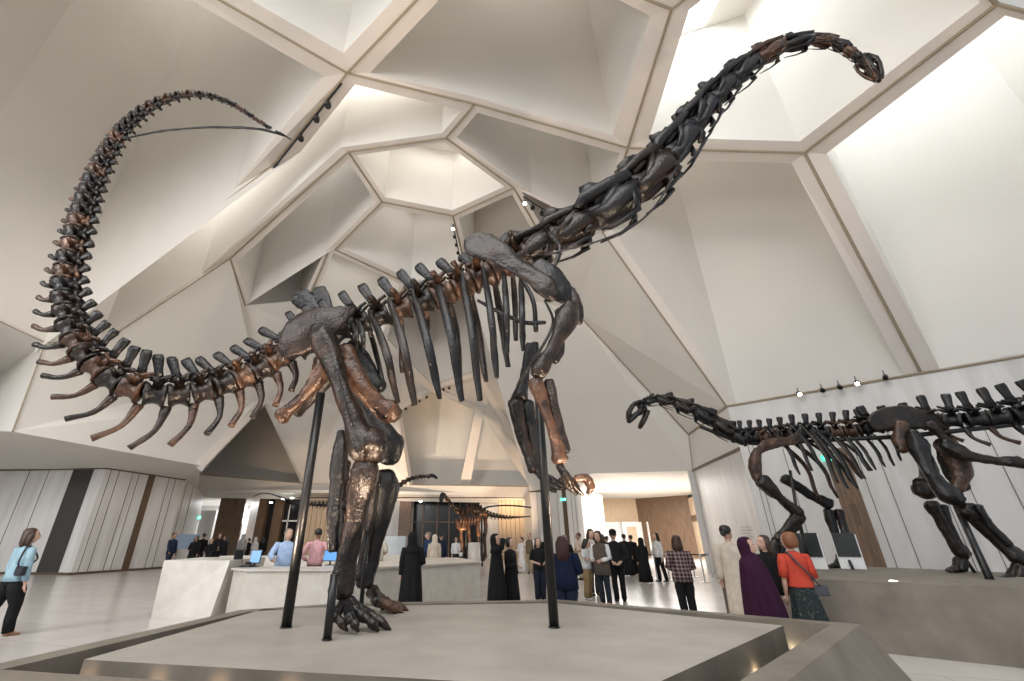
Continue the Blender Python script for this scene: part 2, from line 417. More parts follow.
# ---------- right: block of grey panels, side hall with doors
C3 = (bx(606,40,530), 40)
bm = B(); wallquad(bm, C1, C2, 0, 5); struct('wall_right', bm, M['marble'])
bm = B(); wallquad(bm, C2, C3, 0, 5); wallquad(bm, C1, (C1.x, YB+3), 0, 5.0); struct('wall_right', bm, M['plaster'])
strips(C1, C2, (539,560,574,578), 530, M['joint'], 'trim_14', 0, 5)
bm = B(); wallquad(bm, C1, C2, 4.93, 5.03, t=-.06); struct('trim_15', bm, M['bronze'])
strips(C1, C2, (567,), 530, M['bronze'], 'trim_16', 0, 4.95, .35)
H0 = (bx(596,47), 47); H1 = (bx(640,47), 47); H2 = (bx(694,43), 43)
bm = B(); wallquad(bm, H0, H1, 0, 5.4); struct('wall_right', bm, M['tan'])
bm = B(); wallquad(bm, H1, H2, 0, 5.4); struct('wall_right', bm, M['wood'])
bm = B(); wallquad(bm, (H0[0],46.9), (H1[0]+1,46.9), 0, 3.1, t=-.1); struct('wall_right', bm, M['white'])
for i, (x0, x1) in enumerate(((622,638),(647,664))):
    bm = B(); box(bm, ((bx(x0,46.5)+bx(x1,46.5))/2, 46.4, 1.55), (bx(x1,46.5)-bx(x0,46.5), .3, 3.1)); o = struct('door_%d' % (3+i), bm, M['white'])
    bm = B(); box(bm, ((bx(x0+4,46.5)+bx(x1-2.5,46.5))/2, 46.22, 1.35), (bx(x1-2.5,46.5)-bx(x0+4,46.5), .06, 2.6)); obj('panel', bm, M['tan'], o)
bm = B(); wallquad(bm, H2, (R1.x+4.5, 30), 0, 5.0); struct('wall_right', bm, M['tan'])
bm = B(); wallquad(bm, H2, (R1.x+4.5, 30), 3.0, 3.5, t=-.05); struct('trim_17', bm, M['wood'])
bm = B(); wallquad(bm, R1, (R1.x+5, 30), 0, 5.0); struct('wall_right', bm, M['marble'])
# unseen box added round the vault to keep world light from leaking in
bm = B(); box(bm, (-3, 62, 23), (76, .4, 48)); box(bm, (-3, 28, 47), (76, 70, .4)); box(bm, (-41, 34, 23), (.4, 56, 48)); box(bm, (35, 34, 23), (.4, 56, 48)); struct('light_block_box', bm, M['plaster'])
# soffit and hall ceiling
bm = B(); face(bm, [S1, R1+Vector((0,0,0)), atZ(672,482,5.3), atZ(606,485,5.3)]); face(bm, [S1, C2, atZ(606,485,5.3)])
face(bm, [atZ(606,485,5.3), atZ(672,482,5.3), Vector(R1), Vector((26,30,5.3)), Vector((26,50,5.3)), Vector((6,50,5.3)), Vector((C2.x,C2.y,5.3))])
struct('ceiling', bm, M['plaster'])
bm = B()
K2_ = shell(45,342); cen = Vector((-3,15,4))
def seam(*pp, r=.03):
    for p, q in zip(pp, pp[1:]):
        k = (cen-(p+q)/2).normalized()*.03; loft(bm, [p+k, q+k], r, seg=6)
seam(shell(0,321), K2_, F1); seam(shell(105,340), shell(230,258)); seam(K2_, shell(105,340), r=.02); seam(z1, z2, nn, r=.05); seam(z2, R1, r=.02)
seam(u1, u2, u3, r=.05); seam(shell(230,258), shell(245,305), r=.05)
struct('trim_18', bm, M['groove'])
# ---------- light
w = bpy.data.worlds.new('world'); SC.world = w; w.use_nodes = True
w.node_tree.nodes['Background'].inputs[0].default_value = (.86,.92,1,1); w.node_tree.nodes['Background'].inputs[1].default_value = .85
def area(name, loc, rot, size, power, col=(1,1,1), sy=None, target=None):
    l = bpy.data.lights.new(name, 'AREA'); l.energy = power; l.color = col; l.size = size
    if sy: l.shape = 'RECTANGLE'; l.size_y = sy
    o = bpy.data.objects.new(name, l); COL.objects.link(o); o.location = loc; o.rotation_euler = rot
    if target is not None: o.rotation_euler = (Vector(target)-Vector(loc)).to_track_quat('-Z','Y').to_euler()
    return o
def spot(name, loc, target, power, ang=40, blend=.5, col=(1,.8,.62), rad=.05):
    l = bpy.data.lights.new(name, 'SPOT'); l.energy = power; l.color = col; l.spot_size = math.radians(ang); l.spot_blend = blend; l.shadow_soft_size = rad
    o = bpy.data.objects.new(name, l); COL.objects.link(o); o.location = loc
    o.rotation_euler = (Vector(target)-Vector(loc)).to_track_quat('-Z','Y').to_euler(); return o
area('hall_daylight', (bx(650,36), 36, 5.2), (0,0,0), 9, 2600, (1,.98,.96))
area('gallery_daylight', (bx(225,50), 51, 5.0), (0,0,0), 8, 1500, (.95,.98,1))
area('lobby_fill', (-2, -3, 14), (.5,0,0), 10, 2200, (1,.97,.94))  # added fill light overhead behind the camera, no lamp hangs there
area('left_fill', (-15, -4, 9), (0,0,0), 7, 3200, (1,.97,.93), target=(-20,22,4))  # unseen area light added to brighten the left wall
SC.view_settings.view_transform = 'Standard'; SC.view_settings.look = 'None'; SC.view_settings.exposure = -.2; SC.view_settings.gamma = 1; SC.view_settings.use_curve_mapping = False
SC.cycles.use_denoising = True; SC.cycles.max_bounces = 8; SC.cycles.diffuse_bounces = 6
SC.cycles.sample_clamp_indirect = 6
# ---------- fossil bones
def bone_mat(name, a, b, c, lo=.42, hi=.66, rough=(.18,.42), scale=4.5, metal=.15):
    m = vary(mat(name, a, .4, metal, spec=.5, coat=.0), a, b, scale, 9, lo, hi, bump=.45, bscale=26, rough=rough, c3=c, nr=.68)
    return m
M['bone'] = bone_mat('fossil_dark', (.007,.005,.004), (.032,.018,.012), (.20,.105,.06))
M['bone2'] = bone_mat('fossil_copper', (.016,.009,.007), (.10,.05,.028), (.38,.21,.125), .36, .62)
M['bone3'] = bone_mat('fossil_black', (.006,.006,.007), (.016,.013,.012), (.05,.034,.026), .45, .72, (.25,.45))
def crm(P, n):
    # uniform Catmull-Rom through tuples of any length, n samples per span
    P = [list(p) for p in P]
    P = [[2*a-b for a, b in zip(P[0], P[1])]]+P+[[2*a-b for a, b in zip(P[-1], P[-2])]]
    out = []
    for i in range(1, len(P)-2):
        for k in range(n):
            t = k/n
            out.append([.5*(2*b+(c-a)*t+(2*a-5*b+4*c-d)*t*t+(3*b-a-3*c+d)*t**3) for a, b, c, d in zip(P[i-1], P[i], P[i+1], P[i+2])])
    out.append(P[-2]); return out
def rough(bm, amp, f=6.0, seed=0):
    o = Vector((seed*3.1, seed*1.7, seed*.9))
    for v in bm.verts:
        n = noise.noise_vector(v.co*f+o)+noise.noise_vector(v.co*f*2.6+o)*.5+noise.noise_vector(v.co*f*6+o)*.22
        v.co += n*amp
YUP = Vector((0,1,0))
def m_per_px(px, py, Y): return (Y/ray(px, py).y)/FPX
SEED = [0]
def limb(name, pts, mt, root, depth=.85, seg=20, n=8, amp=.12, label=None, p=2.2, f=None):
    # pts: (px, py, Y, half width in px[, depth factor]) of a long bone
    C = []
    for q in pts:
        P = atY(q[0], q[1], q[2]); r = q[3]*m_per_px(q[0], q[1], q[2]); d = q[4] if len(q) > 4 else depth
        C.append((P.x, P.y, P.z, r, r*d))
    S = crm(C, n); bm = B(); rr = [(max(.002, s[3]), max(.002, s[4])) for s in S]
    P = [Vector(s[:3]) for s in S]
    d0 = (P[0]-P[1]).normalized()*min(rr[0]); d1 = (P[-1]-P[-2]).normalized()*min(rr[-1])
    P = [P[0]+d0*.62, P[0]+d0*.42]+P+[P[-1]+d1*.42, P[-1]+d1*.62]; sc = lambda q, k: (q[0]*k, q[1]*k)
    rr = [sc(rr[0],.45), sc(rr[0],.82)]+rr+[sc(rr[-1],.82), sc(rr[-1],.45)]
    loft(bm, P, rr, YUP, seg, p=p)
    mean = sum(s[3] for s in S)/len(S)
    SEED[0] += 1
    if mean > .025:
        # long grooves and ridges that run along the shaft
        tot = (P[-1]-P[0]).length; ax = (P[-1]-P[0]).normalized()
        for v in bm.verts:
            a = (v.co-P[0]).dot(ax); c = P[0]+ax*a; d = v.co-c
            if d.length < 1e-4: continue
            q = Vector((d.normalized().x*2.2, d.normalized().y*2.2, d.normalized().z*2.2))+ax*(a/max(tot,.1)*1.6)+Vector((SEED[0]*1.3,0,0))
            v.co += d.normalized()*mean*(noise.noise(q)*.20-abs(noise.noise(q*2.3))*.16)
    rough(bm, mean*amp*1.3, f or .8/max(.02, mean), SEED[0])
    o = obj(name, bm, mt, root, True)
    if label: o['label'] = label
    return o
def spine_curve(ctrl):
    C = []
    for px, py, Y, r, s, c, pitch in ctrl:
        P = atY(px, py, Y); k = m_per_px(px, py, Y); C.append((P.x, P.y, P.z, r*k, s*k, c*k, pitch*k))
    S = crm(C, 12); L = [0]
    for i in range(1, len(S)): L.append(L[-1]+(Vector(S[i][:3])-Vector(S[i-1][:3])).length)
    def at(s):
        s = max(0, min(L[-1]-1e-6, s)); i = 0
        while i < len(L)-2 and L[i+1] <= s: i += 1
        f = (s-L[i])/max(1e-9, L[i+1]-L[i]); return [a+(b-a)*f for a, b in zip(S[i], S[i+1])]
    return at, L[-1]
def dorsal(t):
    u = YUP.cross(t)*-1
    if u.length < .05: u = Vector((0,0,1))
    return u.normalized()
def vertebra(root, P, t, up, L, Rr, S, kind, mt, seg=10, lean=.3, sub=True, T=1.0):
    side = t.cross(up).normalized(); bm = B()
    o = [-.48,-.42,-.22,0,.22,.42,.48]; rd = [.85,1,.74,.66,.74,1,.85]
    if kind == 'neck': rd = [.55,.7,.55,.5,.6,.78,.6]
    loft(bm, [P+t*L*a for a in o], [(Rr*b, Rr*b) for b in rd], up, seg)
    # neural arch and the joint prongs that reach over to its neighbours
    a0 = P+up*Rr*.45; a1 = P+up*Rr*1.35
    loft(bm, [a0, (a0+a1)/2, a1], [(Rr*.62, L*.30), (Rr*.42, L*.22), (Rr*.36, L*.26)], t, 8)
    for sg in ((-1, 1) if kind != 'neck' else ()):
        loft(bm, [P+up*Rr*1.15+side*sg*Rr*.2, P+up*Rr*1.45+side*sg*Rr*.42+t*L*.35, P+up*Rr*1.65+side*sg*Rr*.38+t*L*.62], [Rr*.22, Rr*.17, Rr*.13], up, 6)
        loft(bm, [P+up*Rr*1.15+side*sg*Rr*.15, P+up*Rr*1.35+side*sg*Rr*.3-t*L*.4], [Rr*.2, Rr*.12], up, 6)
        # transverse process
        loft(bm, [P+up*Rr*.55+side*sg*Rr*.5, P+up*Rr*.8+side*sg*Rr*(1+.5*T), P+up*Rr*.85+side*sg*Rr*(1+T*1.0)-t*L*.12], [(L*.20, Rr*.22), (L*.13, Rr*.14), (L*.15, Rr*.12)], up, 6)
    if kind == 'neck':
        for sg in (-1, 1):
            J = .18
            # flank plates from the front joint down to the rear end, with a deep hollow between them
            loft(bm, [P+t*L*.52+side*sg*Rr*.35+up*Rr*.2, P+t*L*.2+side*sg*Rr*.75-up*Rr*.2, P-t*L*.2+side*sg*Rr*.55-up*Rr*.35, P-t*L*.5+side*sg*Rr*.4], [(Rr*.3,Rr*.3),(Rr*.3,Rr*.55),(Rr*.25,Rr*.4),(Rr*.3,Rr*.3)], up, 8, jit=J)
            loft(bm, [P+t*L*.55+up*Rr*.75+side*sg*Rr*.45, P+t*L*.1+up*Rr*.85+side*sg*Rr*.5, P-t*L*.35+up*Rr*.95+side*sg*Rr*.42, P-t*L*.6+up*Rr*.7+side*sg*Rr*.4], [(Rr*.25,Rr*.22),(Rr*.28,Rr*.3),(Rr*.3,Rr*.3),(Rr*.2,Rr*.16)], up, 8, jit=J)
            loft(bm, [P+t*L*.3-up*Rr*.4+side*sg*Rr*.6, P+t*L*.26-up*Rr*.85+side*sg*Rr*.62, P+t*L*.12-up*Rr*1.05+side*sg*Rr*.55], [Rr*.26, Rr*.2, Rr*.13], t, 7, jit=J)
            loft(bm, [P-t*L*.1+up*Rr*.9+side*sg*Rr*.25, P-t*L*.18+up*(Rr*.9+S*.7)+side*sg*Rr*.3, P-t*L*.3+up*(Rr*.95+S)+side*sg*Rr*.33], [(Rr*.22,L*.22), (Rr*.2,L*.15), (Rr*.14,L*.09)], t, 8, jit=J)
            loft(bm, [P+t*L*.35+up*Rr*.7+side*sg*Rr*.4, P+side*sg*Rr*.68+up*Rr*.1, P-t*L*.4-up*Rr*.3+side*sg*Rr*.4], [Rr*.18, Rr*.24, Rr*.18], up, 7, jit=J)
    SEED[0] += 1; rough(bm, Rr*(.20 if kind == 'neck' else .10), (1.1 if kind == 'neck' else .8)/max(.02, Rr), SEED[0])
    o_ = obj({'neck':'cervical_vertebra','back':'dorsal_vertebra','tail':'caudal_vertebra'}[kind], bm, mt, root, True)
    if kind != 'neck' and S > Rr*.5:
        sb = B(); b0 = P+up*Rr*1.05; b1 = P+up*(Rr+S*1.2)-t*S*lean
        loft(sb, [b0, b0.lerp(b1,.45), b0.lerp(b1,.85), b1], [(Rr*.22, L*.26), (Rr*.17, L*.21), (Rr*.30, L*.27), (Rr*.26, L*.23)], t, 10, p=3.2)
        rough(sb, Rr*.07, 1/max(.02, Rr), SEED[0]); obj('neural_spine', sb, M['bone3'], o_, True)
    return o_
def rod_between(name, root, pts, r, mt, seg=6, sm=True):
    bm = B(); loft(bm, pts, r, YUP, seg); return obj(name, bm, mt, root, sm)
def column(root, ctrl, kind, mats, seg=10, lean=.3, chev=0, start=0, T=1.0, rods=False, flip=1, dsign=1):
    at, Ltot = spine_curve(ctrl); s = start; PK = {'neck':1.42,'tail':1.18,'back':1.0}[kind]; k = 0; prev = None
    while s < Ltot-.01:
        q = at(s); P = Vector(q[:3]); t = (Vector(at(s-.03)[:3])-Vector(at(s+.03)[:3])).normalized()*flip
        up = dorsal(t)*dsign; pitch = max(.035, q[6]*(1+(PK-1)*min(1, max(0, q[3]-.075)/.06) if kind == 'neck' else q[6]/q[6]*PK)); mt = mats[(k*7+k//3) % len(mats)]
        if t.cross(up).length < .1: up = Vector((0,0,1))
        v = vertebra(root, P, t, up, pitch*(1.06 if kind == 'neck' else .95), max(.008, q[3]), max(0, q[4]), kind, mt, seg, lean, T=T)
        if q[5] > .03:
            back = -t; c0 = P+back*pitch*.5-up*q[3]*.9; c1 = c0-up*q[5]*.5+back*q[5]*.2; c2 = c0-up*q[5]*.82+back*q[5]*chev
            r = q[3]*.26; bm = B(); cc = crm([tuple(c0)+(r*1.5,), tuple(c1)+(r*.8,), tuple(c2)+(r*.95,)], 4); loft(bm, [Vector(z[:3]) for z in cc], [(z[3], z[3]*.85) for z in cc], YUP, 8)
            rough(bm, r*.15, 12, k); obj('chevron', bm, M['bone2'] if k % 2 else M['bone'], root, True)
        if rods and k > 0:
            for sg in (-1, 1):
                sd = t.cross(up).normalized()*sg*q[3]*.6
                P0 = P+t*pitch*.25-up*q[3]*1.15+sd; q2 = at(s-pitch*.55 if flip < 0 else s-pitch*.55); P1 = Vector(q2[:3])-up*q2[3]*1.15+sd
                rod_between('cervical_rib', root, [P0, P0.lerp(P1,.5)-up*q[3]*.12, P1], [q[3]*.13, q[3]*.09, q[3]*.05], M['bone3'])
        q3 = at(s+pitch); pn = max(.035, q3[6]*(1+(PK-1)*min(1, max(0, q3[3]-.075)/.06) if kind == 'neck' else PK))
        s += (pitch+pn)/2; k += 1
def ribcage(root, ribs, name='rib'):
    for r in ribs:
        # (top px, top py, Y), (bottom px, bottom py, Y), half width px, sideways bow in px, depth bow
        (x0,y0,Y0), (x1,y1,Y1), hw, bow, yb, m_ = r
        pts = []
        for i in range(6):
            f = i/5.0; b = math.sin(math.pi*min(1, f*1.15))
            w = hw*(.62,.85,.92,.88,.85,.6)[i]
            pts.append((x0+(x1-x0)*f+bow*b, y0+(y1-y0)*f, Y0+(Y1-Y0)*f+yb*b, w, .5))
        limb(name, pts, m_, root, seg=8, n=2, amp=.12)
def seat(root, z):
    # lift any bone tip that dips below the slab it stands on
    for o in root.children_recursive:
        if o.type == 'MESH':
            b = wloc(o)
            for v in o.data.vertices:
                if v.co.z+b.z < z+.003: v.co.z = z+.003-b.z
def pole(root, x, Y, z0, z1, r=.055, x1=None, Y1=None, name='support_pole'):
    z0 += .004; bm = B(); loft(bm, [(x,Y,z0), (x if x1 is None else x1, Y if Y1 is None else Y1, z1)], r, YUP, 12)
    loft(bm, [(x,Y,z0), (x,Y,z0+.010)], r*1.2, YUP, 16)
    return obj(name, bm, M['black'], root, True)
def mount(root, pts, r):
    # bent steel armature rod
    bm = B(); loft(bm, crm_pts(pts), r, YUP, 6); return obj('armature', bm, M['black'], root, True)
def crm_pts(pts): return [Vector(p) for p in crm([tuple(p) for p in pts], 6)]
# ================= the tall rearing skeleton on the near plinth
SLAB = .65
BIG = thing('dinosaur_skeleton', 'towering dark dinosaur skeleton with raised tail and neck on the near stone slab', 'dinosaur skeleton', (0, 6.2, SLAB))
bn, cp, bk = M['bone'], M['bone2'], M['bone3']
tail = [(292,350,6.5,13,24,30,15),(268,366,6.4,13,22,36,15),(243,378,6.25,13,22,38,15.5),(215,388,6.05,13,23,40,16),(188,394,5.9,13,24,44,17),(160,395,5.75,13,24,44,17),(135,390,5.6,12.5,24,40,17),
  (112,380,5.5,12,22,34,16),(93,364,5.4,12,21,30,15),(77,343,5.35,11.5,18,26,15),(67,318,5.3,11,14,20,15),(63,290,5.3,10.5,11,13,15),(67,262,5.35,10,10,11,15),(74,235,5.4,9.5,9,9,14.5),(82,208,5.5,9,7,8,14),
  (92,180,5.6,8,6,6,13),(105,153,5.7,7,5,5,12),(122,128,5.85,6,4,4,11),(143,109,6.0,5,3.5,3,10),(165,98,6.1,4,2.5,2,9),(188,93,6.2,3.2,2,0,9),(212,95,6.35,2.6,1.5,0,8.5),(235,104,6.5,2.2,1,0,8),(258,119,6.7,1.9,0,0,8),(276,131,6.9,1.6,0,0,8)]
column(BIG, tail, 'tail', [bn,cp,bn,bk,cp,bn], chev=.62, T=.45)
whip = [(276,131,6.9),(283,134,7.0),(291,139,7.1)]
limb('tail_tip', [(q[0],q[1],q[2],1.5-.4*i) for i, q in enumerate(whip)], bk, BIG, seg=6, n=3, amp=.05)
limb('tail_whip', [(284,135,7.02,1.3),(262,129,7.3,1.3),(236,127,7.4,1.2),(205,127,7.5,1.1),(175,129,7.5,1.0),(148,133,7.5,.9),(117,140,7.4,.8)], bk, BIG, seg=6, n=4, amp=.3)
back = [(307,345,6.5,13,26,0,17),(330,336,6.5,13,26,0,18),(352,327,6.5,12,25,0,20),(378,318,6.5,12,26,0,21),(405,309,6.5,12,26,0,22),(432,299,6.5,13,26,0,22),(458,288,6.5,13,22,0,22),(482,277,6.5,14,16,0,22),(505,266,6.5,14,12,0,22),(524,256,6.45,14,8,0,22)]
column(BIG, back, 'back', [bn,cp,bk,cp,bn], T=1.3, lean=.3, flip=-1)
neck = [(530,250,6.45,17,9,0,26),(556,236,6.3,18,9,0,30),(585,222,6.2,19,9,0,34),(617,202,6.0,21,8,0,36),(648,178,5.9,20,8,0,36),(674,150,5.75,17,8,0,32),(695,122,5.65,14,7,0,29),(716,95,5.55,12,6,0,27),(741,72,5.45,10.5,5,0,25),(768,53,5.35,9,4,0,23),(795,43,5.25,7.5,4,0,20),(820,40,5.2,6,3,0,17),(840,45,5.15,5,3,0,13),(856,56,5.1,4.2,2,0,10),(865,64,5.08,3.6,2,0,9)]
column(BIG, neck, 'neck', [bn,bk,bn,cp,bk], T=.35, rods=True, flip=-1, start=.05)
# long ligament rod under the neck and the stray rib that hangs from it
def PW(*q): return [atY(*p) for p in q]
bm = B(); loft(bm, crm_pts(PW((545,255,6.0),(600,240,5.8),(638,222,5.7),(662,196,5.6),(680,160,5.55),(700,125,5.5))), .018, YUP, 6); obj('neck_rod', bm, bk, BIG, True)
limb('cervical_rib', [(552,236,6.0,4),(560,247,6.0,3),(556,262,5.95,2.2),(550,275,5.9,1)], bn, BIG, seg=6)
# skull: braincase, snout, eye socket arches, open lower jaw
sk = B(); SKP = atY(863,60,5.08); SKD = (atY(884,84,5.02)-SKP).normalized(); SKU = dorsal(SKD); 
k_ = m_per_px(870,68,5.05)*1.12; SS = YUP
def skp(a, u, s): return SKP+SKD*a*k_*1.05+SKU*u*k_*.9+SS*s*k_
for sg in (-1, 1):
    loft(sk, [skp(-2,1.5,sg*3.5), skp(5,5.5,sg*5), skp(13,4.5,sg*4.5), skp(24,2,sg*2.8), skp(29,0,sg*1.5)], [2.2*k_,2.0*k_,2.2*k_,2.2*k_,1.8*k_], SKU, 7)
    loft(sk, [skp(1,-4,sg*4.5), skp(9,-4.5,sg*5), skp(18,-3.5,sg*4.2), skp(27,-1.5,sg*2)], [1.5*k_,1.2*k_,1.5*k_,1.6*k_], SKU, 7)
    loft(sk, [skp(-1,2,sg*4), skp(-2,-2,sg*5), skp(2,-5,sg*4.5)], [1.6*k_,1.3*k_,1.5*k_], SKU, 6)
    loft(sk, [skp(11,4,sg*4.6), skp(11,0,sg*5.2), skp(12,-4,sg*5)], [1.0*k_,.8*k_,1.0*k_], SKU, 6)
loft(sk, [skp(-5,0,0), skp(-1,.5,0), skp(5,1,0), skp(9,.6,0)], [2.5*k_,5*k_,5*k_,3.4*k_], SKU, 10)
loft(sk, [skp(8,.2,0), skp(14,-.5,0), skp(20,-1,0), skp(26,-1.5,0), skp(30,-2,0)], [(3*k_,2.6*k_),(4*k_,4.8*k_),(3.8*k_,4.6*k_),(3.2*k_,4*k_),(1.8*k_,2*k_)], SKU, 10)
rough(sk, .012, 14, 3); so = obj('skull', sk, bn, BIG, True)
jw = B()
for sg in (-1, 1): loft(jw, [skp(2,-5.0,sg*4.5), skp(9,-6,sg*4.8), skp(18,-5.5,sg*3.6), skp(27,-4,sg*1.2)], [1.4*k_,1.2*k_,1.1*k_,1.4*k_], SKU, 6)
rough(jw, .008, 14, 5); obj('jaw', jw, cp, so, True)
tb = B()
for i in range(9): a = (i-4)*.62; loft(tb, [skp(27-abs(a)*.8,-2.6,a), skp(27.6-abs(a)*.8,-5,a)], [.35*k_, .12*k_], SKD, 5)
obj('teeth', tb, cp, so, True)
# pelvis
limb('ilium', [(283,352,6.0,9,.35),(295,341,5.95,19,.3),(312,327,5.9,22,.28),(330,318,5.92,18,.28),(345,311,6.0,10,.4),(352,307,6.1,5,.5)], bn, BIG, amp=.05, p=2.5)
limb('ilium', [(290,348,7.0,9,.35),(305,336,7.05,18,.3),(325,324,7.1,18,.28),(352,316,7.0,8,.4)], bk, BIG, amp=.05)
limb('sacral_spine', [(318,322,6.5,7),(312,308,6.5,8),(303,298,6.5,11),(300,293,6.5,9)], bk, BIG, depth=.4)
limb('sacral_spine', [(330,316,6.5,6),(326,304,6.5,7),(320,292,6.5,8),(318,288,6.5,6)], bk, BIG, depth=.4)
limb('ischium', [(326,362,6.0,12),(317,380,6.0,8.5),(304,396,6.0,6),(290,408,6.0,6.5),(281,416,6.0,9)], cp, BIG, label='copper coloured hip bone')
limb('ischium', [(335,362,6.9,10),(324,382,6.9,7),(308,400,6.9,6),(296,410,6.9,7)], bn, BIG)
limb('pubis', [(346,350,6.0,10),(352,370,6.0,11),(364,390,6.0,10),(380,405,6.05,9),(390,411,6.1,12),(396,414,6.1,8)], cp, BIG)
limb('pubis', [(352,345,6.9,9),(366,368,6.9,9),(378,388,6.9,9)], bk, BIG)
# hind legs
limb('femur', [(316,327,5.75,7),(322,337,5.75,12.5),(333,364,5.72,10.5),(345,398,5.72,9.5),(355,424,5.74,12),(364,443,5.76,18),(371,446,5.76,18),(372,456,5.76,12)], bn, BIG, n=5, seg=16)
limb('femur', [(345,350,7.0,11),(358,385,7.0,10),(375,422,7.0,11),(388,443,7.0,15),(390,458,7.0,11)], bk, BIG, n=5, seg=14)
limb('tibia', [(366,465,5.8,12.5),(365,474,5.8,14.5),(359,500,5.82,12),(351,540,5.85,10.5),(343,575,5.86,12),(340,592,5.86,12.5)], bn, BIG, n=6, seg=20)
limb('fibula', [(341,432,6.0,4),(341,447,5.95,8),(338,470,5.95,8),(335,500,5.95,6.5),(333,530,5.95,6.5),(333,548,5.95,6)], bk, BIG, n=5)
limb('fibula', [(345,462,6.1,7),(341,478,6.1,8),(340,498,6.1,7)], cp, BIG)
limb('tibia', [(384,475,7.1,11),(385,488,7.1,12.5),(380,520,7.15,10),(372,552,7.2,8),(366,574,7.2,8.5),(365,584,7.2,8)], bk, BIG, n=5, seg=18)
limb('fibula', [(376,478,7.0,7),(372,515,7.05,5.5),(364,555,7.1,5),(360,578,7.1,6)], bn, BIG, n=5)
def toes(root, base, tips, r, Yb, m1, m2, nm='toe'):
    for (x1,y1,Y1), (x2,y2,Y2) in tips:
        limb('metatarsal', [(base[0]+(x1-base[0])*.15, base[1]+(y1-base[1])*.1, Yb, r*1.15),((base[0]+x1)/2,(base[1]+y1)/2-1,(Yb+Y1)/2, r*.8),(x1,y1,Y1,r*1.05)], m1, root, seg=9, n=3)
        limb(nm, [(x1+(x2-x1)*.1,y1+(y2-y1)*.05,Y1, r*.95),(x1+(x2-x1)*.35,y1+(y2-y1)*.3-1,(Y1+Y2)/2, r*.7),(x1+(x2-x1)*.65,y1+(y2-y1)*.6-1,Y2, r*.8),(x2,y2,Y2, r*.3)], m2, root, seg=8, n=3)
toes(BIG, (346,601), [((334,616,5.62),(347,630,5.6)),((350,618,5.58),(358,631,5.56)),((362,616,5.75),(378,630,5.7)),((368,614,5.9),(390,630,5.85))], 6, 5.86, bk, bn)
toes(BIG, (371,590), [((378,601,7.0),(396,611,7.0)),((384,602,7.2),(402,613,7.1)),((386,604,7.35),(408,611,7.3))], 6, 7.2, bn, cp)
# shoulder and forelegs
limb('scapula', [(472,236,5.8,10,.2),(480,243,5.76,17,.16),(496,250,5.72,14,.18),(512,262,5.7,10,.25),(530,274,5.68,9,.4),(545,286,5.66,12,.5),(553,296,5.66,9,.6)], bn, BIG, amp=.05)
limb('scapula', [(500,240,7.1,14,.2),(520,252,7.1,10,.3),(545,272,7.1,10,.4)], bk, BIG, amp=.06)
limb('coracoid', [(538,262,5.7,8,.4),(550,275,5.66,13,.35),(561,292,5.66,12,.35),(566,300,5.7,7,.4)], bk, BIG, amp=.06)
limb('sternal_bone', [(556,282,5.95,4),(568,290,5.95,6),(575,304,5.95,8),(577,320,5.95,7)], bn, BIG)
limb('humerus', [(570,306,5.6,8),(566,318,5.6,12),(557,338,5.58,7.5),(549,354,5.58,7),(541,367,5.58,9.5),(538,374,5.58,7)], bn, BIG, n=5, seg=14)
limb('humerus', [(563,312,6.9,8),(560,330,6.9,6),(560,348,6.9,5),(554,360,6.9,5)], bk, BIG)
limb('radius', [(535,382,5.58,8),(540,394,5.56,6.8),(549,420,5.54,5.2),(557,444,5.52,6.3),(560,459,5.52,8.5)], cp, BIG, n=5)
limb('ulna', [(549,382,5.66,6),(553,402,5.64,6),(560,430,5.62,4.5),(565,450,5.6,6)], bn, BIG, n=5)
limb('humerus', [(530,345,6.9,5),(525,374,6.9,5),(520,396,6.9,8)], bk, BIG)
limb('radius', [(515,402,6.9,8),(521,430,6.9,6.5),(529,455,6.9,6),(534,468,6.9,7)], bn, BIG, n=5)
limb('ulna', [(527,403,6.95,6.5),(532,430,6.95,5.5),(536,466,6.95,5)], bk, BIG, n=5)
def hand(base, tips, r, Yb, m1):
    for (x1,y1), (x2,y2), dy in tips:
        limb('metacarpal', [(base[0],base[1],Yb+dy*.3,r),((base[0]+x1)/2,(base[1]+y1)/2,Yb+dy*.7,r*.75),(x1,y1,Yb+dy,r)], m1, BIG, seg=8, n=3)
        limb('digit', [(x1,y1,Yb+dy,r*.9),((x1+x2)/2,(y1+y2)/2,Yb+dy,r*.7),(x2,y2,Yb+dy,r*.35)], m1, BIG, seg=8, n=3)
hand((560,466), [((567,484),(577,494),-.05),((571,482),(583,495),.05),((575,484),(579,489),.14),((566,474),(572,487),-.14)], 4.2, 5.54, bn)
limb('claw', [(576,478,5.5,3.5),(586,478,5.5,4.5),(591,486,5.5,4.5),(588,493,5.5,2)], cp, BIG, label='curved copper coloured thumb claw')
hand((537,470), [((545,482),(560,488),-.05),((548,486),(556,491),.08),((552,480),(566,487),.15)], 4.5, 6.9, bk)
limb('claw', [(560,480,6.8,3),(568,484,6.8,4),(571,490,6.8,1.5)], bn, BIG)
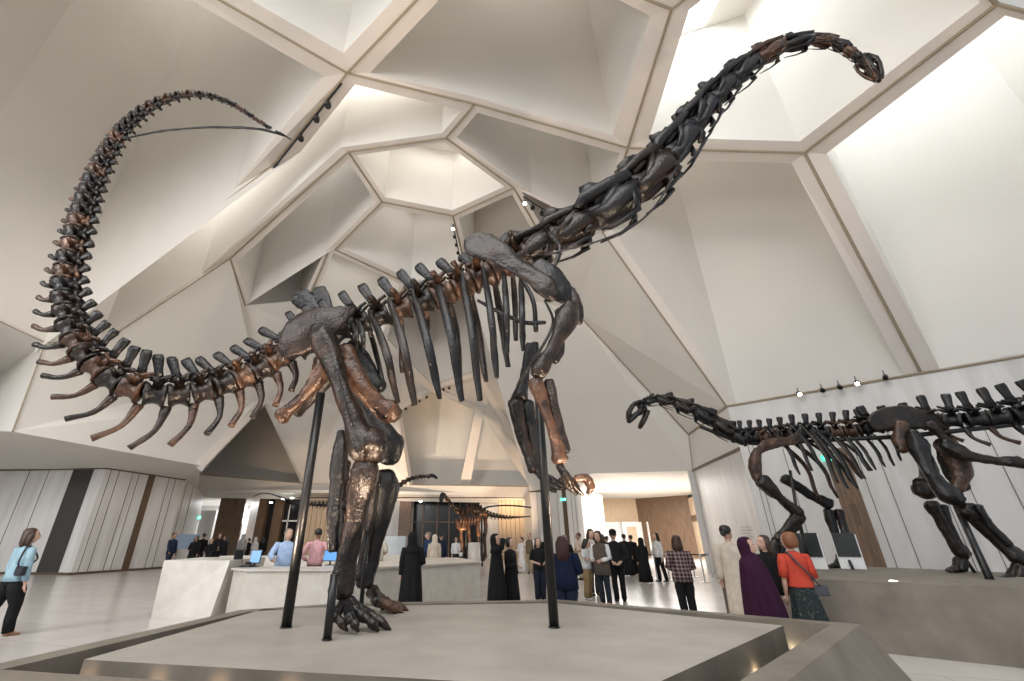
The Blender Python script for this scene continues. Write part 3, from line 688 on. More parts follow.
# ribs: near side and far side
nb_, fb_ = 5.85, 6.95
near = [((351,314),(357,350),2.6,3),((357,312),(364,352),3,3),((371,306),(398,402),4.5,4),((390,293),(415,404),4.8,3),((414,285),(440,398),5,2),((437,272),(462,400),5,3),((462,266),(480,400),4.5,2),((484,262),(497,377),4.2,2),((505,266),(507,352),3.8,1),((522,272),(523,350),3.6,0)]
for (x0,y0),(x1,y1),hw,bow in near:
    ribcage(BIG, [((x0-1,y0+6,6.35),(x1,y1,nb_+.15),hw,bow,-.35,R.choice([bk,bn,bk]))])
far = [((366,318),(384,386),3,1),((398,306),(402,372),3.5,2),((424,300),(426,345),3.5,2),((447,292),(461,386),4,3),((468,284),(486,381),4,2),((493,275),(508,366),4,1),((512,268),(516,340),3.4,1)]
for (x0,y0),(x1,y1),hw,bow in far:
    ribcage(BIG, [((x0,y0,6.65),(x1,y1,fb_-.1),hw,bow,.3,R.choice([cp,bn,bn]))])
limb('gastral_bar', [(478,300,6.3,1.5),(500,312,6.2,2),(525,322,6.1,2.2),(545,322,6.0,2)], bk, BIG)
# steel mount
pole(BIG, .985, 6.0, SLAB, 4.3, .058); pole(BIG, -2.15, 6.0, SLAB, 3.5, .06)
p_ = atZ(327,640,SLAB); pole(BIG, p_.x, p_.y, SLAB, 1.25, .045)
p_ = atY(362,600,6.7); pole(BIG, atZ(360,618,SLAB).x, atZ(360,618,SLAB).y, SLAB, 1.7, .03)
mount(BIG, PW((316,378,6.05),(330,352,6.1),(345,335,6.4)), .03)
mount(BIG, PW((345,350,5.85),(337,370,5.6),(344,398,5.55),(352,425,5.6)), .012)
mount(BIG, PW((545,300,6.2),(553,322,5.9),(540,350,5.9),(527,370,6.1),(512,398,6.6),(512,408,6.7),(521,435,6.8)), .022)
mount(BIG, PW((520,275,6.4),(533,300,6.3),(536,330,6.0)), .04)

seat(BIG, SLAB)
# ================= near plinth: raised slab inside a rim, with a lit gutter between them
Z0 = SLAB
def pl(px, py, z): v = atZ(px, py, z); return Vector((v.x, v.y))
def isect(a, b, c, d):
    r, s_ = b-a, d-c; k = ((c.x-a.x)*s_.y-(c.y-a.y)*s_.x)/(r.x*s_.y-r.y*s_.x); return a+r*k
def offset(poly, w):
    n = len(poly); ar = sum(poly[i].x*poly[(i+1) % n].y-poly[(i+1) % n].x*poly[i].y for i in range(n)); sg = -1 if ar > 0 else 1
    out = []
    for i in range(n):
        a, b, c = poly[i-1], poly[i], poly[(i+1) % n]
        d1, d2 = (b-a).normalized(), (c-b).normalized(); n1 = Vector((-d1.y, d1.x))*sg; n2 = Vector((-d2.y, d2.x))*sg
        out.append(isect(a+n1*w, b+n1*w, b+n2*w, c+n2*w) if abs(d1.x*d2.y-d1.y*d2.x) > .02 else b+(n1+n2).normalized()*w)
    return out
I0, I1, I2, I3, I4 = pl(2,669,Z0), pl(250,611,Z0), pl(345,604.5,Z0), pl(558,601,Z0), pl(831,624,Z0)
IF = isect(I0, pl(170,680,Z0), I4, pl(739,681,Z0))
inner = [I0, I1, I2, I3, I4, IF]
outer = offset(inner, .24); base = offset(inner, .55)
S0, S1 = pl(84,659,Z0), pl(783,625,Z0)
SF = isect(S0, pl(220,666.8,Z0), S1, pl(660,681,Z0))
slab = [S0, pl(262,609,Z0), pl(345,605.8,Z0), pl(556,602.5,Z0), S1, SF]
bm = B(); prism(bm, slab, .2, Z0); c = sum(slab, Vector((0,0)))/6
PT = thing('display_plinth', 'pale stone slab inside a grey rim, carrying the tall rearing skeleton', 'plinth', (c.x, c.y, 0)); so_ = obj('slab', bm, [M['slab'], M['stone']], PT)
for p_ in so_.data.polygons: p_.material_index = 0 if abs(p_.normal.z) > .5 else 1  # sides get the darker stone: gutter shade put into their colour
bm = B(); n = 6
vb = [bm.verts.new((*p, 0)) for p in base]; vo = [bm.verts.new((*p, Z0)) for p in outer]; vi = [bm.verts.new((*p, Z0)) for p in inner]; vf = [bm.verts.new((*p, .2)) for p in inner]
vc = [bm.verts.new((*p, 0)) for p in inner]
for i in range(n):
    j = (i+1) % n
    for a, b in ((vb, vo), (vo, vi), (vi, vf)): bm.faces.new((a[i], a[j], b[j], b[i]))
bm.faces.new(vf); bm.faces.new(vb[::-1])
obj('rim', bm, M['stone'], PT)
# gutter lamps: little boxed uplights that wash the slab edge
def gutter(x, y, rz, lab, tgt, pw=3):
    t = thing('gutter_lamp', lab, 'lamp', (x, y, .2), 'small uplights in the gutter round the near slab')
    b = B(); bevbox(b, (x, y, .27), (.16, .09, .14), .012, rz); obj('housing', b, M['black'], t)
    b = B(); box(b, (x, y, .342), (.12, .05, .006), rz); obj('lens', b, M['glow'], t)
    spot('gutter_beam', (x, y, .36), tgt, pw, 62, .6, (1,.72,.42), .03)
def mid(a, b, f): return a+(b-a)*f
e1 = mid(pl(791,643,.42), pl(791,643,.42), 0); gutter(e1.x, e1.y, .9, 'small black gutter lamp nearest the right corner of the near slab', (e1.x-.6, e1.y-.1, .8))
e2 = pl(760,668,.42); gutter(e2.x, e2.y, .9, 'small black gutter lamp along the right edge, half hidden by the rim', (e2.x-.5, e2.y, .75))
for k, f in enumerate((.02, .17, .295, .43)):
    q = mid(S0, SF, f); d = (SF-S0).normalized(); nrm = Vector((d.y, -d.x))
    p = q+nrm*.22
    spot('gutter_beam', (p.x, p.y, .34), (q.x-nrm.x*.0, q.y-nrm.y*.0, .50), 7, 46, .9, (1,.7,.45), .04)
for x_, y_, tg, pw in ((-.6,3.9,(-4.5,6.3,6),1300),(1.6,3.9,(2.5,6.5,5),1300),(-3.3,5.0,(-1.5,6.3,4),900),(4.6,6.3,(1,6.5,4.5),1300),(3.6,8.3,(4,5.5,8),900)):
    spot('gutter_uplight', (x_,y_,.70), tg, pw, 75, .5, (1,.76,.55), .03)
# ================= right plinth
RPZ = .97
rp = [Vector(q) for q in ((5.41,8.76),(8.2,6.69),(12.5,3.5),(15.2,6.2),(11.0,9.9),(9.75,12.2),(8.6,13.2),(5.85,11.5))]
bm = B(); prism(bm, offset(rp, .02), 0, RPZ-.02, 0, rp); prism(bm, rp, RPZ-.02, RPZ)
o = obj('display_plinth', bm, M['stone'], None, loc=(9, 8.5, 0)); tag(o, 'long grey stone plinth carrying the level skeleton by the white panelled wall', 'plinth')
for x, y, lab in ((8.35,6.95,'recessed round floor lamp in the long plinth edge nearer the camera'),(6.9,8.05,'recessed round floor lamp in the long plinth edge behind the red shirt')):
    b = B(); loft(b, [(x,y,RPZ), (x,y,RPZ+.006)], .05, YUP, 16); o = obj('recessed_lamp', b, M['glow'], None, loc=(x,y,RPZ)); tag(o, lab, 'lamp')
# ================= right skeleton
def PZ(px, py, z): return atZ(px, py, z)
RT = thing('dinosaur_skeleton', 'level-backed dark dinosaur skeleton facing the entrance on the long plinth', 'dinosaur skeleton', (9.3, 10.3, RPZ))
YS, YH = 11.0, 9.9
column(RT, [(740,438,YS,6,7,0,10),(728,431,11.1,7,5,0,13),(714,422,11.2,7,5,0,14),(697,412,11.3,6.5,5,0,14),(680,405,11.4,5.5,4,0,13),(664,400,11.5,4.5,4,0,12),(648,401,11.6,3.5,3,0,10),(641,404,11.6,3,2,0,9)], 'neck', [bk,bn,bk], T=.4, rods=True, flip=-1, dsign=-1)
column(RT, [(742,438,YS,6,10,0,9),(770,437,10.9,6.5,10,0,10),(800,434,10.75,7,11,0,11),(830,432,10.5,7,11,0,11),(858,430,10.25,7,12,0,11),(876,427,10.1,7,10,0,11)], 'back', [bk,bn,cp,bk], T=.9, lean=.2, flip=1, dsign=-1)
column(RT, [(872,427,10.1,8,12,0,13),(905,421,9.8,8,8,0,13),(935,420,9.6,8,16,18,13),(965,420,9.3,8.5,17,20,13),(990,418,9.1,9,18,22,14),(1015,415,8.9,9.5,19,24,15),(1050,408,8.7,10,18,24,16),(1110,394,8.4,9,14,20,17),(1180,378,8.1,8,10,12,18),(1260,365,7.9,6,6,6,18)], 'tail', [bk,bn,bk], chev=.7, T=.8, flip=1, lean=-.1, dsign=-1)
sp_ = []
limb('ilium', [(872,425,9.6,7,.35),(884,419,9.55,11,.28),(905,417,9.5,13,.25),(928,419,9.48,10,.25),(948,424,9.5,5,.35)], bn, RT, amp=.05, p=2.4)
limb('ilium', [(880,424,10.4,8,.35),(905,416,10.4,11,.25),(940,421,10.3,6,.3)], bk, RT, amp=.05)
limb('ilium_foot', [(902,425,9.5,7),(900,440,9.5,6),(903,450,9.45,5)], cp, RT); limb('ilium_foot', [(930,424,9.45,6),(941,434,9.4,4),(948,442,9.4,4)], bn, RT)
limb('pubis', [(945,442,9.6,10),(955,455,9.6,10),(962,472,9.6,8),(958,488,9.6,6)], cp, RT, label='copper coloured pubic bone')
limb('ischium', [(944,444,9.4,7),(960,452,9.3,8),(975,457,9.2,5),(995,460,9.1,4),(1008,461,9.0,5.5),(1020,462,8.95,6)], bn, RT, n=6)
limb('femur', [(913,434,9.35,7),(917,445,9.3,9),(924,462,9.25,6.5),(935,480,9.2,7),(948,493,9.15,10),(957,498,9.15,8)], bk, RT, n=6)
limb('femur', [(916,440,10.2,7),(926,460,10.2,7),(930,480,10.2,8),(925,488,10.2,11),(919,489,10.2,7)], bn, RT)
limb('femur', [(945,450,9.9,7),(952,470,9.8,8),(962,486,9.7,7)], bk, RT)
limb('tibia', [(932,504,10.0,6.5),(939,516,10.0,5.5),(950,536,10.0,5.2),(960,550,10.0,7),(965,555,10.0,6)], bn, RT, n=6)
limb('fibula', [(944,506,9.95,3.5),(949,522,9.95,3),(960,545,9.95,3)], bk, RT)
limb('tibia', [(964,508,9.2,7),(972,513,9.2,9),(984,526,9.2,7),(1003,544,9.15,6.5),(1018,557,9.1,8),(1025,561,9.1,6)], bn, RT, n=6)
limb('fibula', [(978,506,9.05,4),(990,524,9.05,3.5),(1010,544,9.0,3)], bk, RT)
def foot(x, y, Yf, s, root, m1, m2, dirx=-1):
    limb('metatarsal', [(x,y-10*s,Yf,5*s),(x+dirx*2*s,y-5*s,Yf,5*s),(x+dirx*5*s,y-1.5*s,Yf,4.5*s)], m1, root, seg=9, n=3)
    limb('metatarsal', [(x+3*s,y-9*s,Yf-.1,4*s),(x+2*s,y-4*s,Yf-.1,4*s),(x+1*s,y-1*s,Yf-.1,3.6*s)], m2, root, seg=9, n=3)
    for k in range(3): limb('toe', [(x+dirx*(3+k)*s,y-2*s+k*.4,Yf-.12*k+.1,3*s),(x+dirx*(9+k)*s,y-1.8*s+k*.5,Yf-.15*k+.1,2.4*s),(x+dirx*(15-k*2)*s,y-.3*s+k*.6,Yf-.18*k+.1,1.4*s)], (m1, m2)[k % 2], root, seg=8, n=3)
foot(961, 570, 9.95, 1.0, RT, bn, bk); foot(1018, 579, 9.0, 1.2, RT, bk, bn)
limb('scapula', [(757,452,10.45,4,.4),(764,446,10.42,5,.35),(776,442,10.4,5,.25),(790,440,10.4,4.5,.2),(800,436,10.4,5,.2)], cp, RT)
limb('coracoid', [(757,450,10.4,4),(755,462,10.4,6),(757,476,10.4,5),(764,484,10.35,4)], cp, RT)
limb('humerus', [(762,481,10.3,7),(770,488,10.3,7),(782,499,10.3,4.5),(794,509,10.3,6),(799,513,10.3,6)], bn, RT, n=6)
limb('humerus', [(785,478,11.3,5),(800,488,11.3,4.5),(815,497,11.3,4.5),(828,503,11.3,6.5)], bk, RT, n=6)
limb('radius', [(797,516,10.3,5),(790,524,10.3,5),(783,532,10.3,4),(777,538,10.3,4)], bn, RT)
limb('ulna', [(801,516,10.4,5),(793,528,10.4,4),(782,540,10.4,4)], bk, RT)
limb('metacarpal', [(776,540,10.35,4.5),(774,548,10.35,4.5),(774,558,10.35,4)], bn, RT); limb('metacarpal', [(781,541,10.45,4),(781,550,10.45,4),(780,562,10.45,3.5)], bk, RT)
limb('digit', [(774,558,10.3,3.5),(772,565,10.3,3),(769,571,10.3,2)], bn, RT)
limb('radius', [(829,511,11.3,5),(832,524,11.3,4.3),(838,540,11.3,4),(844,548,11.3,5.5)], bk, RT, n=6)
limb('ulna', [(839,511,11.25,4.5),(843,526,11.25,4),(849,542,11.2,4.5)], bn, RT, n=6)
foot(842, 566.5, 11.55, .95, RT, bk, bn)
# chest ribs
for x0,y0,x1,y1,Y0,Y1,hw,bow,m_ in ((782,424,812,470,10.75,10.3,2.1,5,bn),(770,428,800,474,10.8,10.4,2,5,bk),(806,425,848,488,10.6,10.15,2.2,6,bk),(790,424,822,468,10.7,10.3,2.2,4,bk),(800,424,838,482,10.65,10.2,2.3,6,bn),(812,426,857,487,10.6,10.1,2.4,6,bk),(824,428,865,478,10.55,10.0,2.3,5,bn),(838,430,869,470,10.45,9.95,2.2,4,bk),(848,432,876,469,10.4,9.9,2,3,bk),(862,434,885,466,10.3,9.9,1.9,3,bk),(874,434,894,465,10.2,9.9,1.8,3,bk),(888,434,901,460,10.1,9.9,1.7,2,bk),
  (778,440,820,499,10.9,11.2,2.2,9,cp),(790,440,838,497,10.8,11.1,2.2,10,cp),(806,440,858,488,10.75,11.1,2,8,bn),(822,440,862,478,10.7,11.0,2,6,cp),(840,440,872,470,10.6,10.9,1.9,4,bn)):
    ribcage(RT, [((x0,y0,Y0),(x1,y1,Y1),hw*1.2,bow,-.12 if Y1 < Y0 else .12,m_)])
# skull with open jaws
hs = B(); P0 = atY(641,404,11.6); kk = m_per_px(640,410,11.6)
def hp(x, y, d=0): return atY(x, y, 11.6)+YUP*d*kk
for sg in (-1, 1):
    loft(hs, [hp(645,404,sg*2), hp(639,402,sg*4), hp(633,404,sg*4), hp(629,411,sg*3), hp(629,418,sg*2)], [2.4*kk,2.2*kk,2.0*kk,2.0*kk,2.3*kk], YUP, 7)
    loft(hs, [hp(643,411,sg*4), hp(637,413,sg*4.2), hp(632,418,sg*3), hp(629,421,sg*2)], [2.2*kk,2.4*kk,2.6*kk,2.2*kk], YUP, 7)
    loft(hs, [hp(640,402,sg*3.5), hp(640,412,sg*4)], [1.0*kk,1.0*kk], YUP, 6); loft(hs, [hp(644,404,sg*3), hp(645,411,sg*4)], [1.4*kk,1.3*kk], YUP, 6)
loft(hs, [hp(646,402), hp(642,405), hp(638,406)], [2.6*kk,4*kk,3*kk], YUP, 8)
rough(hs, .01, 14, 3); so = obj('skull', hs, bk, RT, True)
jb = B()
for sg in (-1, 1): loft(jb, [hp(647,411,sg*3.5), hp(645,417,sg*3.2), hp(642,423,sg*2.4), hp(640,427,sg*1)], [2.2*kk,2.1*kk,2.4*kk,2*kk], YUP, 7)
rough(jb, .01, 14, 3); obj('jaw', jb, bn, so, True)
# steel: long beam under the spine, posts
bm = B(); loft(bm, crm_pts(PW((700,426,11.2),(745,442,11.0),(800,441,10.75),(860,438,10.2),(900,436,9.8),(960,430,9.35),(1020,423,8.9),(1100,410,8.4))), .05, YUP, 6); obj('armature', bm, M['black'], RT, True)
def postto(px, py, Yt, z, bx_, by_, r): 
    q = atY(px, py, Yt); b_ = atZ(bx_, by_, z); pole(RT, b_.x, b_.y, z, q.z, r, q.x, q.y)
postto(797,512,10.7,RPZ,811,570,.04); postto(953,498,9.6,RPZ,990,579,.055); postto(962,553,10.0,RPZ,975,572.5,.03); postto(844,548,11.4,RPZ,853,569,.03)
mount(RT, PW((790,470,10.8),(797,512,10.7)), .035)
# wall-side information screens behind that skeleton
for x, lab in ((813,'dark information screen panel on the plinth just right of the red shirt'),(851,'dark information screen panel behind the front foot of the level skeleton')):
    c = atZ(x+3, 568.5, RPZ); t = thing('information_screen', lab, 'screen', (c.x, c.y, RPZ)); rz = -.75
    n_ = Vector((math.sin(rz), -math.cos(rz), 0))
    b = B(); bevbox(b, (c.x, c.y, RPZ+.36), (.46,.06,.72), .008, rz); obj('stand', b, M['white'], t)
    q = Vector((c.x, c.y, 0))+n_*.045; b = B(); bevbox(b, (q.x, q.y, RPZ+.50), (.42,.03,.50), .008, rz); obj('screen', b, mat('screen_dark', (.03,.034,.034), .3), t)
seat(RT, RPZ)
# ---------- people
FM = {}
def fab(col, rough_=.85):
    k = tuple(round(c, 3) for c in col)
    if k not in FM:
        m = mat('fabric', col, rough_, spec=.2); vary(m, tuple(c*.82 for c in col), tuple(min(1, c*1.1) for c in col), 9, 5, .3, .7, bump=.15, bscale=60); FM[k] = m
    return FM[k]
SKIN = [vary(mat('skin_light', (.55,.34,.25), .5), (.50,.30,.22), (.58,.37,.27), 6), vary(mat('skin_brown', (.33,.18,.12), .5), (.29,.16,.10), (.36,.21,.14), 6)]
HAIR = dict(black=mat('hair_black', (.012,.010,.009), .45), brown=mat('hair_brown', (.045,.022,.014), .5), auburn=mat('hair_auburn', (.20,.075,.028), .55), grey=mat('hair_grey', (.17,.135,.115), .6), red=mat('hair_dark_red', (.05,.014,.010), .5))
def loftf(bm, C, fold=0, nf=9, seg=24, ph=0, mi=0):
    # vertical garment: C = (x, y, z, rx, ry) sections in the person's frame, fold depth grows toward the last one
    rings = []
    n = len(C)
    for i, (x, y, z, rx, ry) in enumerate(C):
        f = fold*(i/(n-1.0))
        rings.append([bm.verts.new((x+rx*math.cos(a)*(1+f*math.cos(nf*a+ph)+f*.5*math.cos((nf-4)*a+ph*2)), y+ry*math.sin(a)*(1+f*math.cos(nf*a+ph)+f*.5*math.cos((nf-4)*a+ph*2)), z)) for a in (2*math.pi*k/seg for k in range(seg))])
    for i in range(n-1):
        for k in range(seg): bm.faces.new((rings[i][k], rings[i][(k+1) % seg], rings[i+1][(k+1) % seg], rings[i+1][k]))
    bm.faces.new(rings[0][::-1]); bm.faces.new(rings[-1])
ARM = dict(down=((.138,.0,.62),(.140,-.03,.475)), front=((.15,-.01,.63),(.06,-.14,.60)), phone=((.14,-.03,.64),(.05,-.17,.72)), brow=((.16,-.12,.84),(.05,-.115,.95)), hip=((.20,.03,.64),(.11,-.01,.56)), desk=((.17,-.07,.66),(.12,-.22,.60)), back=((.15,.05,.62),(.06,.09,.55)), swing=((.15,.06,.63),(.16,.04,.50)), fwd=((.15,-.07,.63),(.15,-.14,.52)))
EYEW = mat('eye_white', (.6,.57,.54), .3); LIPS = mat('lips', (.36,.10,.09), .5)
def person(px, top, Y, face_deg, label, outfit, arms=('down','down'), hair='short', hc='black', skin=0, stride=0, turn=0, build=1.0, group=None, vox=.016, lean=0, H=None, x=None, bow=0):
    X = atY(px, 545, Y).x if x is None else x
    Hh = H or max(1.50, min(1.86, atY(px, top, Y).z))
    t = thing('person', label, 'person', (X, Y, 0), group)
    rz = math.radians(face_deg); MX = Matrix.Translation((X, Y, 0)) @ Matrix.Rotation(rz, 4, 'Z') @ Matrix.Diagonal((Hh, Hh, Hh, 1))
    def put(name, bm, m, smooth=True, par=t, tr=True):
        if tr: bm.transform(MX)
        return obj(name, bm, m, par, smooth)
    b = build; bd = B(); L = lambda pts, r, seg=10, up=(0,1,0), p=2.0: loft(bd, pts, r, Vector(up), seg, p=p)
    # legs
    feet = []
    for sg in (-1, 1):
        dy = stride*sg*.11; hx = sg*.05*b
        kn = (hx*1.05, dy*.55-.012*(1 if stride else .3), .285); an = (hx*1.0, dy+.02, .045)
        L([(hx,0,.50),(hx,dy*.2,.42),kn,(kn[0],(kn[1]+an[1])/2+.012,.19),an], [.052*b,.050*b,.036,.034,.022])
        L([(an[0],an[1]+.02,.025),(an[0]+sg*.004,an[1]-.03,.025),(an[0]+sg*.008,an[1]-.085,.014)], [(.022,.02),(.026,.02),(.022,.011)], up=(0,0,1)); feet.append(an)
    # torso and neck
    L([(0,0,.47),(0,0,.53),(0,-.004,.61),(0,-.008,.70),(0,-.002,.775),(0,.004,.815),(0,0,.845),(0,-.008,.88)], [(.085*b,.06*b),(.092*b,.066*b),(.078*b,.056*b),(.092*b,.066*b),(.098,.055),(.06,.042),(.030,.032),(.028,.030)], 14)
    # arms with hands
    hands = []
    for sg, pose in ((-1, arms[0]), (1, arms[1])):
        e, w = ARM[pose]; s = Vector((sg*.108*b, .004, .80)); e = Vector((sg*e[0]*b, e[1], e[2])); w = Vector((sg*w[0]*b, w[1], w[2]))
        L([s, s.lerp(e,.3), e, e.lerp(w,.35), w], [.034*b,.030*b,.022*b,.022*b,.014], 9)
        d = (w-e).normalized(); sd = d.cross(Vector((0,1,0.3))).normalized(); nn_ = sd.cross(d).normalized()
        L([w, w+d*.02, w+d*.05], [(.012,.016),(.010,.022),(.008,.020)], 8, up=sd)
        for k in range(4):
            o = w+d*.046+sd*(k-1.5)*.0105; ln = (.034,.042,.040,.031)[k]; cu = nn_*(-1 if nn_.y > 0 else 1)*.012
            L([o, o+d*ln*.5+cu*.3, o+d*ln+cu], [.0052,.0048,.0038], 6)
        tb_ = w+d*.016+sd*.018; L([tb_, tb_+d*.018+sd*.014, tb_+d*.038+sd*.016], [.0065,.0055,.0042], 6)
        hands.append((s, e, w, d))
    # head with nose, ears, chin
    hb = B(); HL = lambda pts, r, seg=14, up=(0,1,0): loft(hb, pts, r, Vector(up), seg)
    HL([(0,-.014,.868),(0,-.018,.878),(0,-.014,.90),(0,-.004,.93),(0,.004,.96),(0,.008,.985),(0,.008,.997)], [(.014,.016),(.028,.036),(.038,.050),(.043,.056),(.045,.056),(.036,.044),(.012,.016)], 16)
    HL([(0,-.058,.948),(0,-.070,.924),(0,-.060,.918)], [.005,.010,.006], 8); HL([(-.014,-.062,.903),(0,-.068,.904),(.014,-.062,.903)], [.004,.0065,.004], 6, (0,0,1))
    for sg in (-1, 1):
        HL([(sg*.044,0,.915),(sg*.049,.004,.93),(sg*.046,.006,.945)], [(.004,.008),(.005,.012),(.004,.010)], 6)
        HL([(sg*.010,-.055,.951),(sg*.030,-.049,.952)], [.0045,.004], 6, (0,0,1))
    HS = 1.13
    hm = Matrix.Translation((0,0,.872)) @ Matrix.Diagonal((HS,HS,HS*.97,1)) @ Matrix.Translation((0,0,-.872)) @ Matrix.Translation((0,-bow*.03,.87)) @ Matrix.Rotation(math.radians(turn), 4, 'Z') @ Matrix.Rotation(bow, 4, 'X') @ Matrix.Translation((0,0,-.87))
    hb.transform(hm); merge(bd, hb)
    o = put('body', bd, SKIN[skin]); md = o.modifiers.new('weld', 'REMESH'); md.mode = 'VOXEL'; md.voxel_size = vox; md.use_smooth_shade = True
    if vox < .013:
        for sg in (-1, 1):
            eb = B(); bmesh.ops.create_uvsphere(eb, u_segments=10, v_segments=8, radius=.0062, matrix=hm @ Matrix.Translation((sg*.019,-.0505,.936))); eo = put('eye', eb, EYEW)
            pb = B(); bmesh.ops.create_uvsphere(pb, u_segments=8, v_segments=6, radius=.0042, matrix=hm @ Matrix.Translation((sg*.019,-.0545,.936))); put('pupil', pb, HAIR['black'], par=eo)
            wb = B(); loft(wb, [hm @ Vector((sg*.009,-.0575,.948)), hm @ Vector((sg*.020,-.0560,.951)), hm @ Vector((sg*.031,-.0480,.948))], [.0018,.0024,.0012], Vector((0,1,0)), 6); put('eyebrow', wb, HAIR['black'])
        lb = B(); loft(lb, [hm @ Vector((-.012,-.0640,.9035)), hm @ Vector((0,-.0700,.9045)), hm @ Vector((.012,-.0640,.9035))], [.0018,.0042,.0018], Vector((0,0,1)), 6); put('lips', lb, LIPS)
    # hair
    if hair and hair != 'veil':
        h = B(); 
        if hair == 'bald': pass
        loft(h, [(0,.010,.925),(0,.012,.945),(0,.012,.97),(0,.010,.993),(0,.010,1.004)], [(.046,.052),(.050,.056),(.050,.056),(.038,.044),(.012,.014)], YUP, 16)
        for v in h.verts:
            if v.co.y < -.028 and v.co.z < .965: v.co.y = -.028
        if hair in ('long', 'mid', 'curly'):
            zl = {'long':.74,'mid':.83,'curly':.73}[hair]; w_ = 1.35 if hair == 'curly' else 1.0
            loft(h, [(0,.014,.985),(0,.022,.94),(0,.030,.89),(0,.036,(zl+.89)/2),(0,.038,zl)], [(.040,.04),(.053*w_,.046),(.056*w_,.038*w_),(.058*w_,.032*w_),(.040*w_,.018*w_)], YUP, 16, jit=.05 if hair != 'curly' else .12)
            for sg in (-1, 1): loft(h, [(sg*.040,-.005,.965),(sg*.047,-.002,.92),(sg*.050,.005,.87),(sg*.050,.0,max(zl,.80))], [(.012,.02),(.014,.026),(.015,.024),(.009,.012)], YUP, 8)
        if hair == 'bob': loft(h, [(0,.012,1.004),(0,.012,.985),(0,.014,.945),(0,.018,.90),(0,.02,.872)], [(.018,.02),(.046,.048),(.058,.056),(.056,.050),(.040,.034)], YUP, 16, jit=.04)
        if hair == 'bob':
            for v in h.verts:
                if v.co.y < -.022 and v.co.z < .96: v.co.y = -.022
        if hair == 'bun': loft(h, [(0,.045,.925),(0,.062,.925),(0,.085,.922)], [.014,.028,.014], Vector((0,0,1)), 10)
        rough(h, .007 if hair == 'curly' else .0028, 45 if hair == 'curly' else 60, R.random()*9)
        h.transform(hm); put('hair', h, HAIR[hc])
    def sleeves(bm, ln, fat=1.0):
        for s, e, w, d in hands:
            if ln <= .5: q = s.lerp(e, ln*2); loft(bm, [s+Vector((-.035 if s.x > 0 else .035,0,.006)), s+Vector((0,0,.0)), s.lerp(q,.25), s.lerp(q,.6), q], [.020*b,.034*b*fat,.040*b*fat,.038*b*fat,.037*b*fat], YUP, 12)
            else: q = e.lerp(w, (ln-.5)*2); loft(bm, [s+Vector((-.035 if s.x > 0 else .035,0,.006)), s+Vector((0,0,.0)), s.lerp(e,.5), e, e.lerp(q,.5), q], [.020*b,.036*b*fat,.037*b*fat,.033*b*fat,.030*b*fat,.026*b*fat*(fat if fat > 1 else 1)], YUP, 12)
    for g in outfit:
        kind, col = g[0], g[1]; m_ = fab(col) if isinstance(col, tuple) else col; gb_ = B()
        if kind == 'trousers':
            wd = g[2] if len(g) > 2 else 1.0
            loftf(gb_, [(0,0,.60,.080*b,.060*b),(0,0,.55,.096*b,.070*b),(0,0,.49,.102*b,.072*b),(0,0,.455,.095*b,.062*b)], .0, 9, 18)
            for i, sg in enumerate((-1, 1)):
                an = feet[i]; dy = stride*sg*.11; hx = sg*.05*b
                loft(gb_, [(hx,0,.50),(hx,dy*.3,.40),(hx*1.05,dy*.55-.005,.285),(hx,(dy*.55+an[1])/2+.008,.15),(an[0],an[1]+.004,.035)], [(.055*b,.066*b),(.052*b*wd,.058*b*wd),(.042*wd,.046*wd),(.040*wd,.042*wd),(.036*wd,.040*wd)], YUP, 14, jit=.03)
            put('trousers', gb_, m_)
        elif kind in ('shirt', 'vest'):
            zl = g[2] if len(g) > 2 else .50; ln = g[3] if len(g) > 3 else 1.0; fat = g[4] if len(g) > 4 else 1.0; k = 1.0 if kind == 'shirt' else 1.07
            loftf(gb_, [(0,.002,.848,.030,.034),(0,.004,.832,.060*k,.048*k),(0,.003,.815,.090*k*b,.056*k),(0,.0,.80,.106*k*b,.062*k),(0,-.002,.775,.112*k*b,.070*k),(0,-.006,.70,.103*k*b,.074*k*b),(0,-.002,.62,.096*k*b*fat,.068*k*b*fat),(0,0,.56,.104*k*b*fat,.076*k*b*fat),(0,0,zl,.108*k*b*fat,.080*k*b*fat)], .035, 7, 28, R.random()*6)
            if ln > 0: sleeves(gb_, ln, fat)
            put(kind, gb_, m_)
        elif kind == 'skirt':
            zl = g[2]; loftf(gb_, [(0,0,.62,.084*b,.064*b),(0,0,.55,.102*b,.076*b),(0,.0,.45,.118*b,.092*b),(0,.0,.30,.140*b,.115*b),(0,.0,zl,.165*b,.140*b)], .09, 11, 44, 1)
            put('skirt', gb_, m_)
        elif kind in ('abaya', 'robe'):
            wd = g[2] if len(g) > 2 else 1.0
            loftf(gb_, [(0,.002,.845,.034,.036),(0,.004,.828,.070,.050),(0,.002,.80,.112*b,.066),(0,-.004,.72,.118*b,.080*b),(0,-.002,.60,.122*b*wd,.090*b*wd),(0,0,.45,.136*b*wd,.108*b*wd),(0,0,.25,.150*b*wd,.125*b*wd),(0,0,.03,.165*b*wd,.140*b*wd)], .07, 9, 40, R.random()*6)
            sleeves(gb_, .96, 1.28); put(kind, gb_, m_)
        elif kind == 'veil':
            # head scarf: hood open at the face, wrapped at the neck, draped over shoulders and chest
            hz = B(); rings = []
            secs = [(.008,1.012,.014,.016),(.010,1.003,.038,.046),(.012,.975,.055,.063),(.014,.94,.060,.066),(.014,.90,.058,.064),(.010,.865,.060,.062),(.006,.835,.082,.070),(0,.80,.128*b,.084),(0,.76,.130*b,.090*b)]
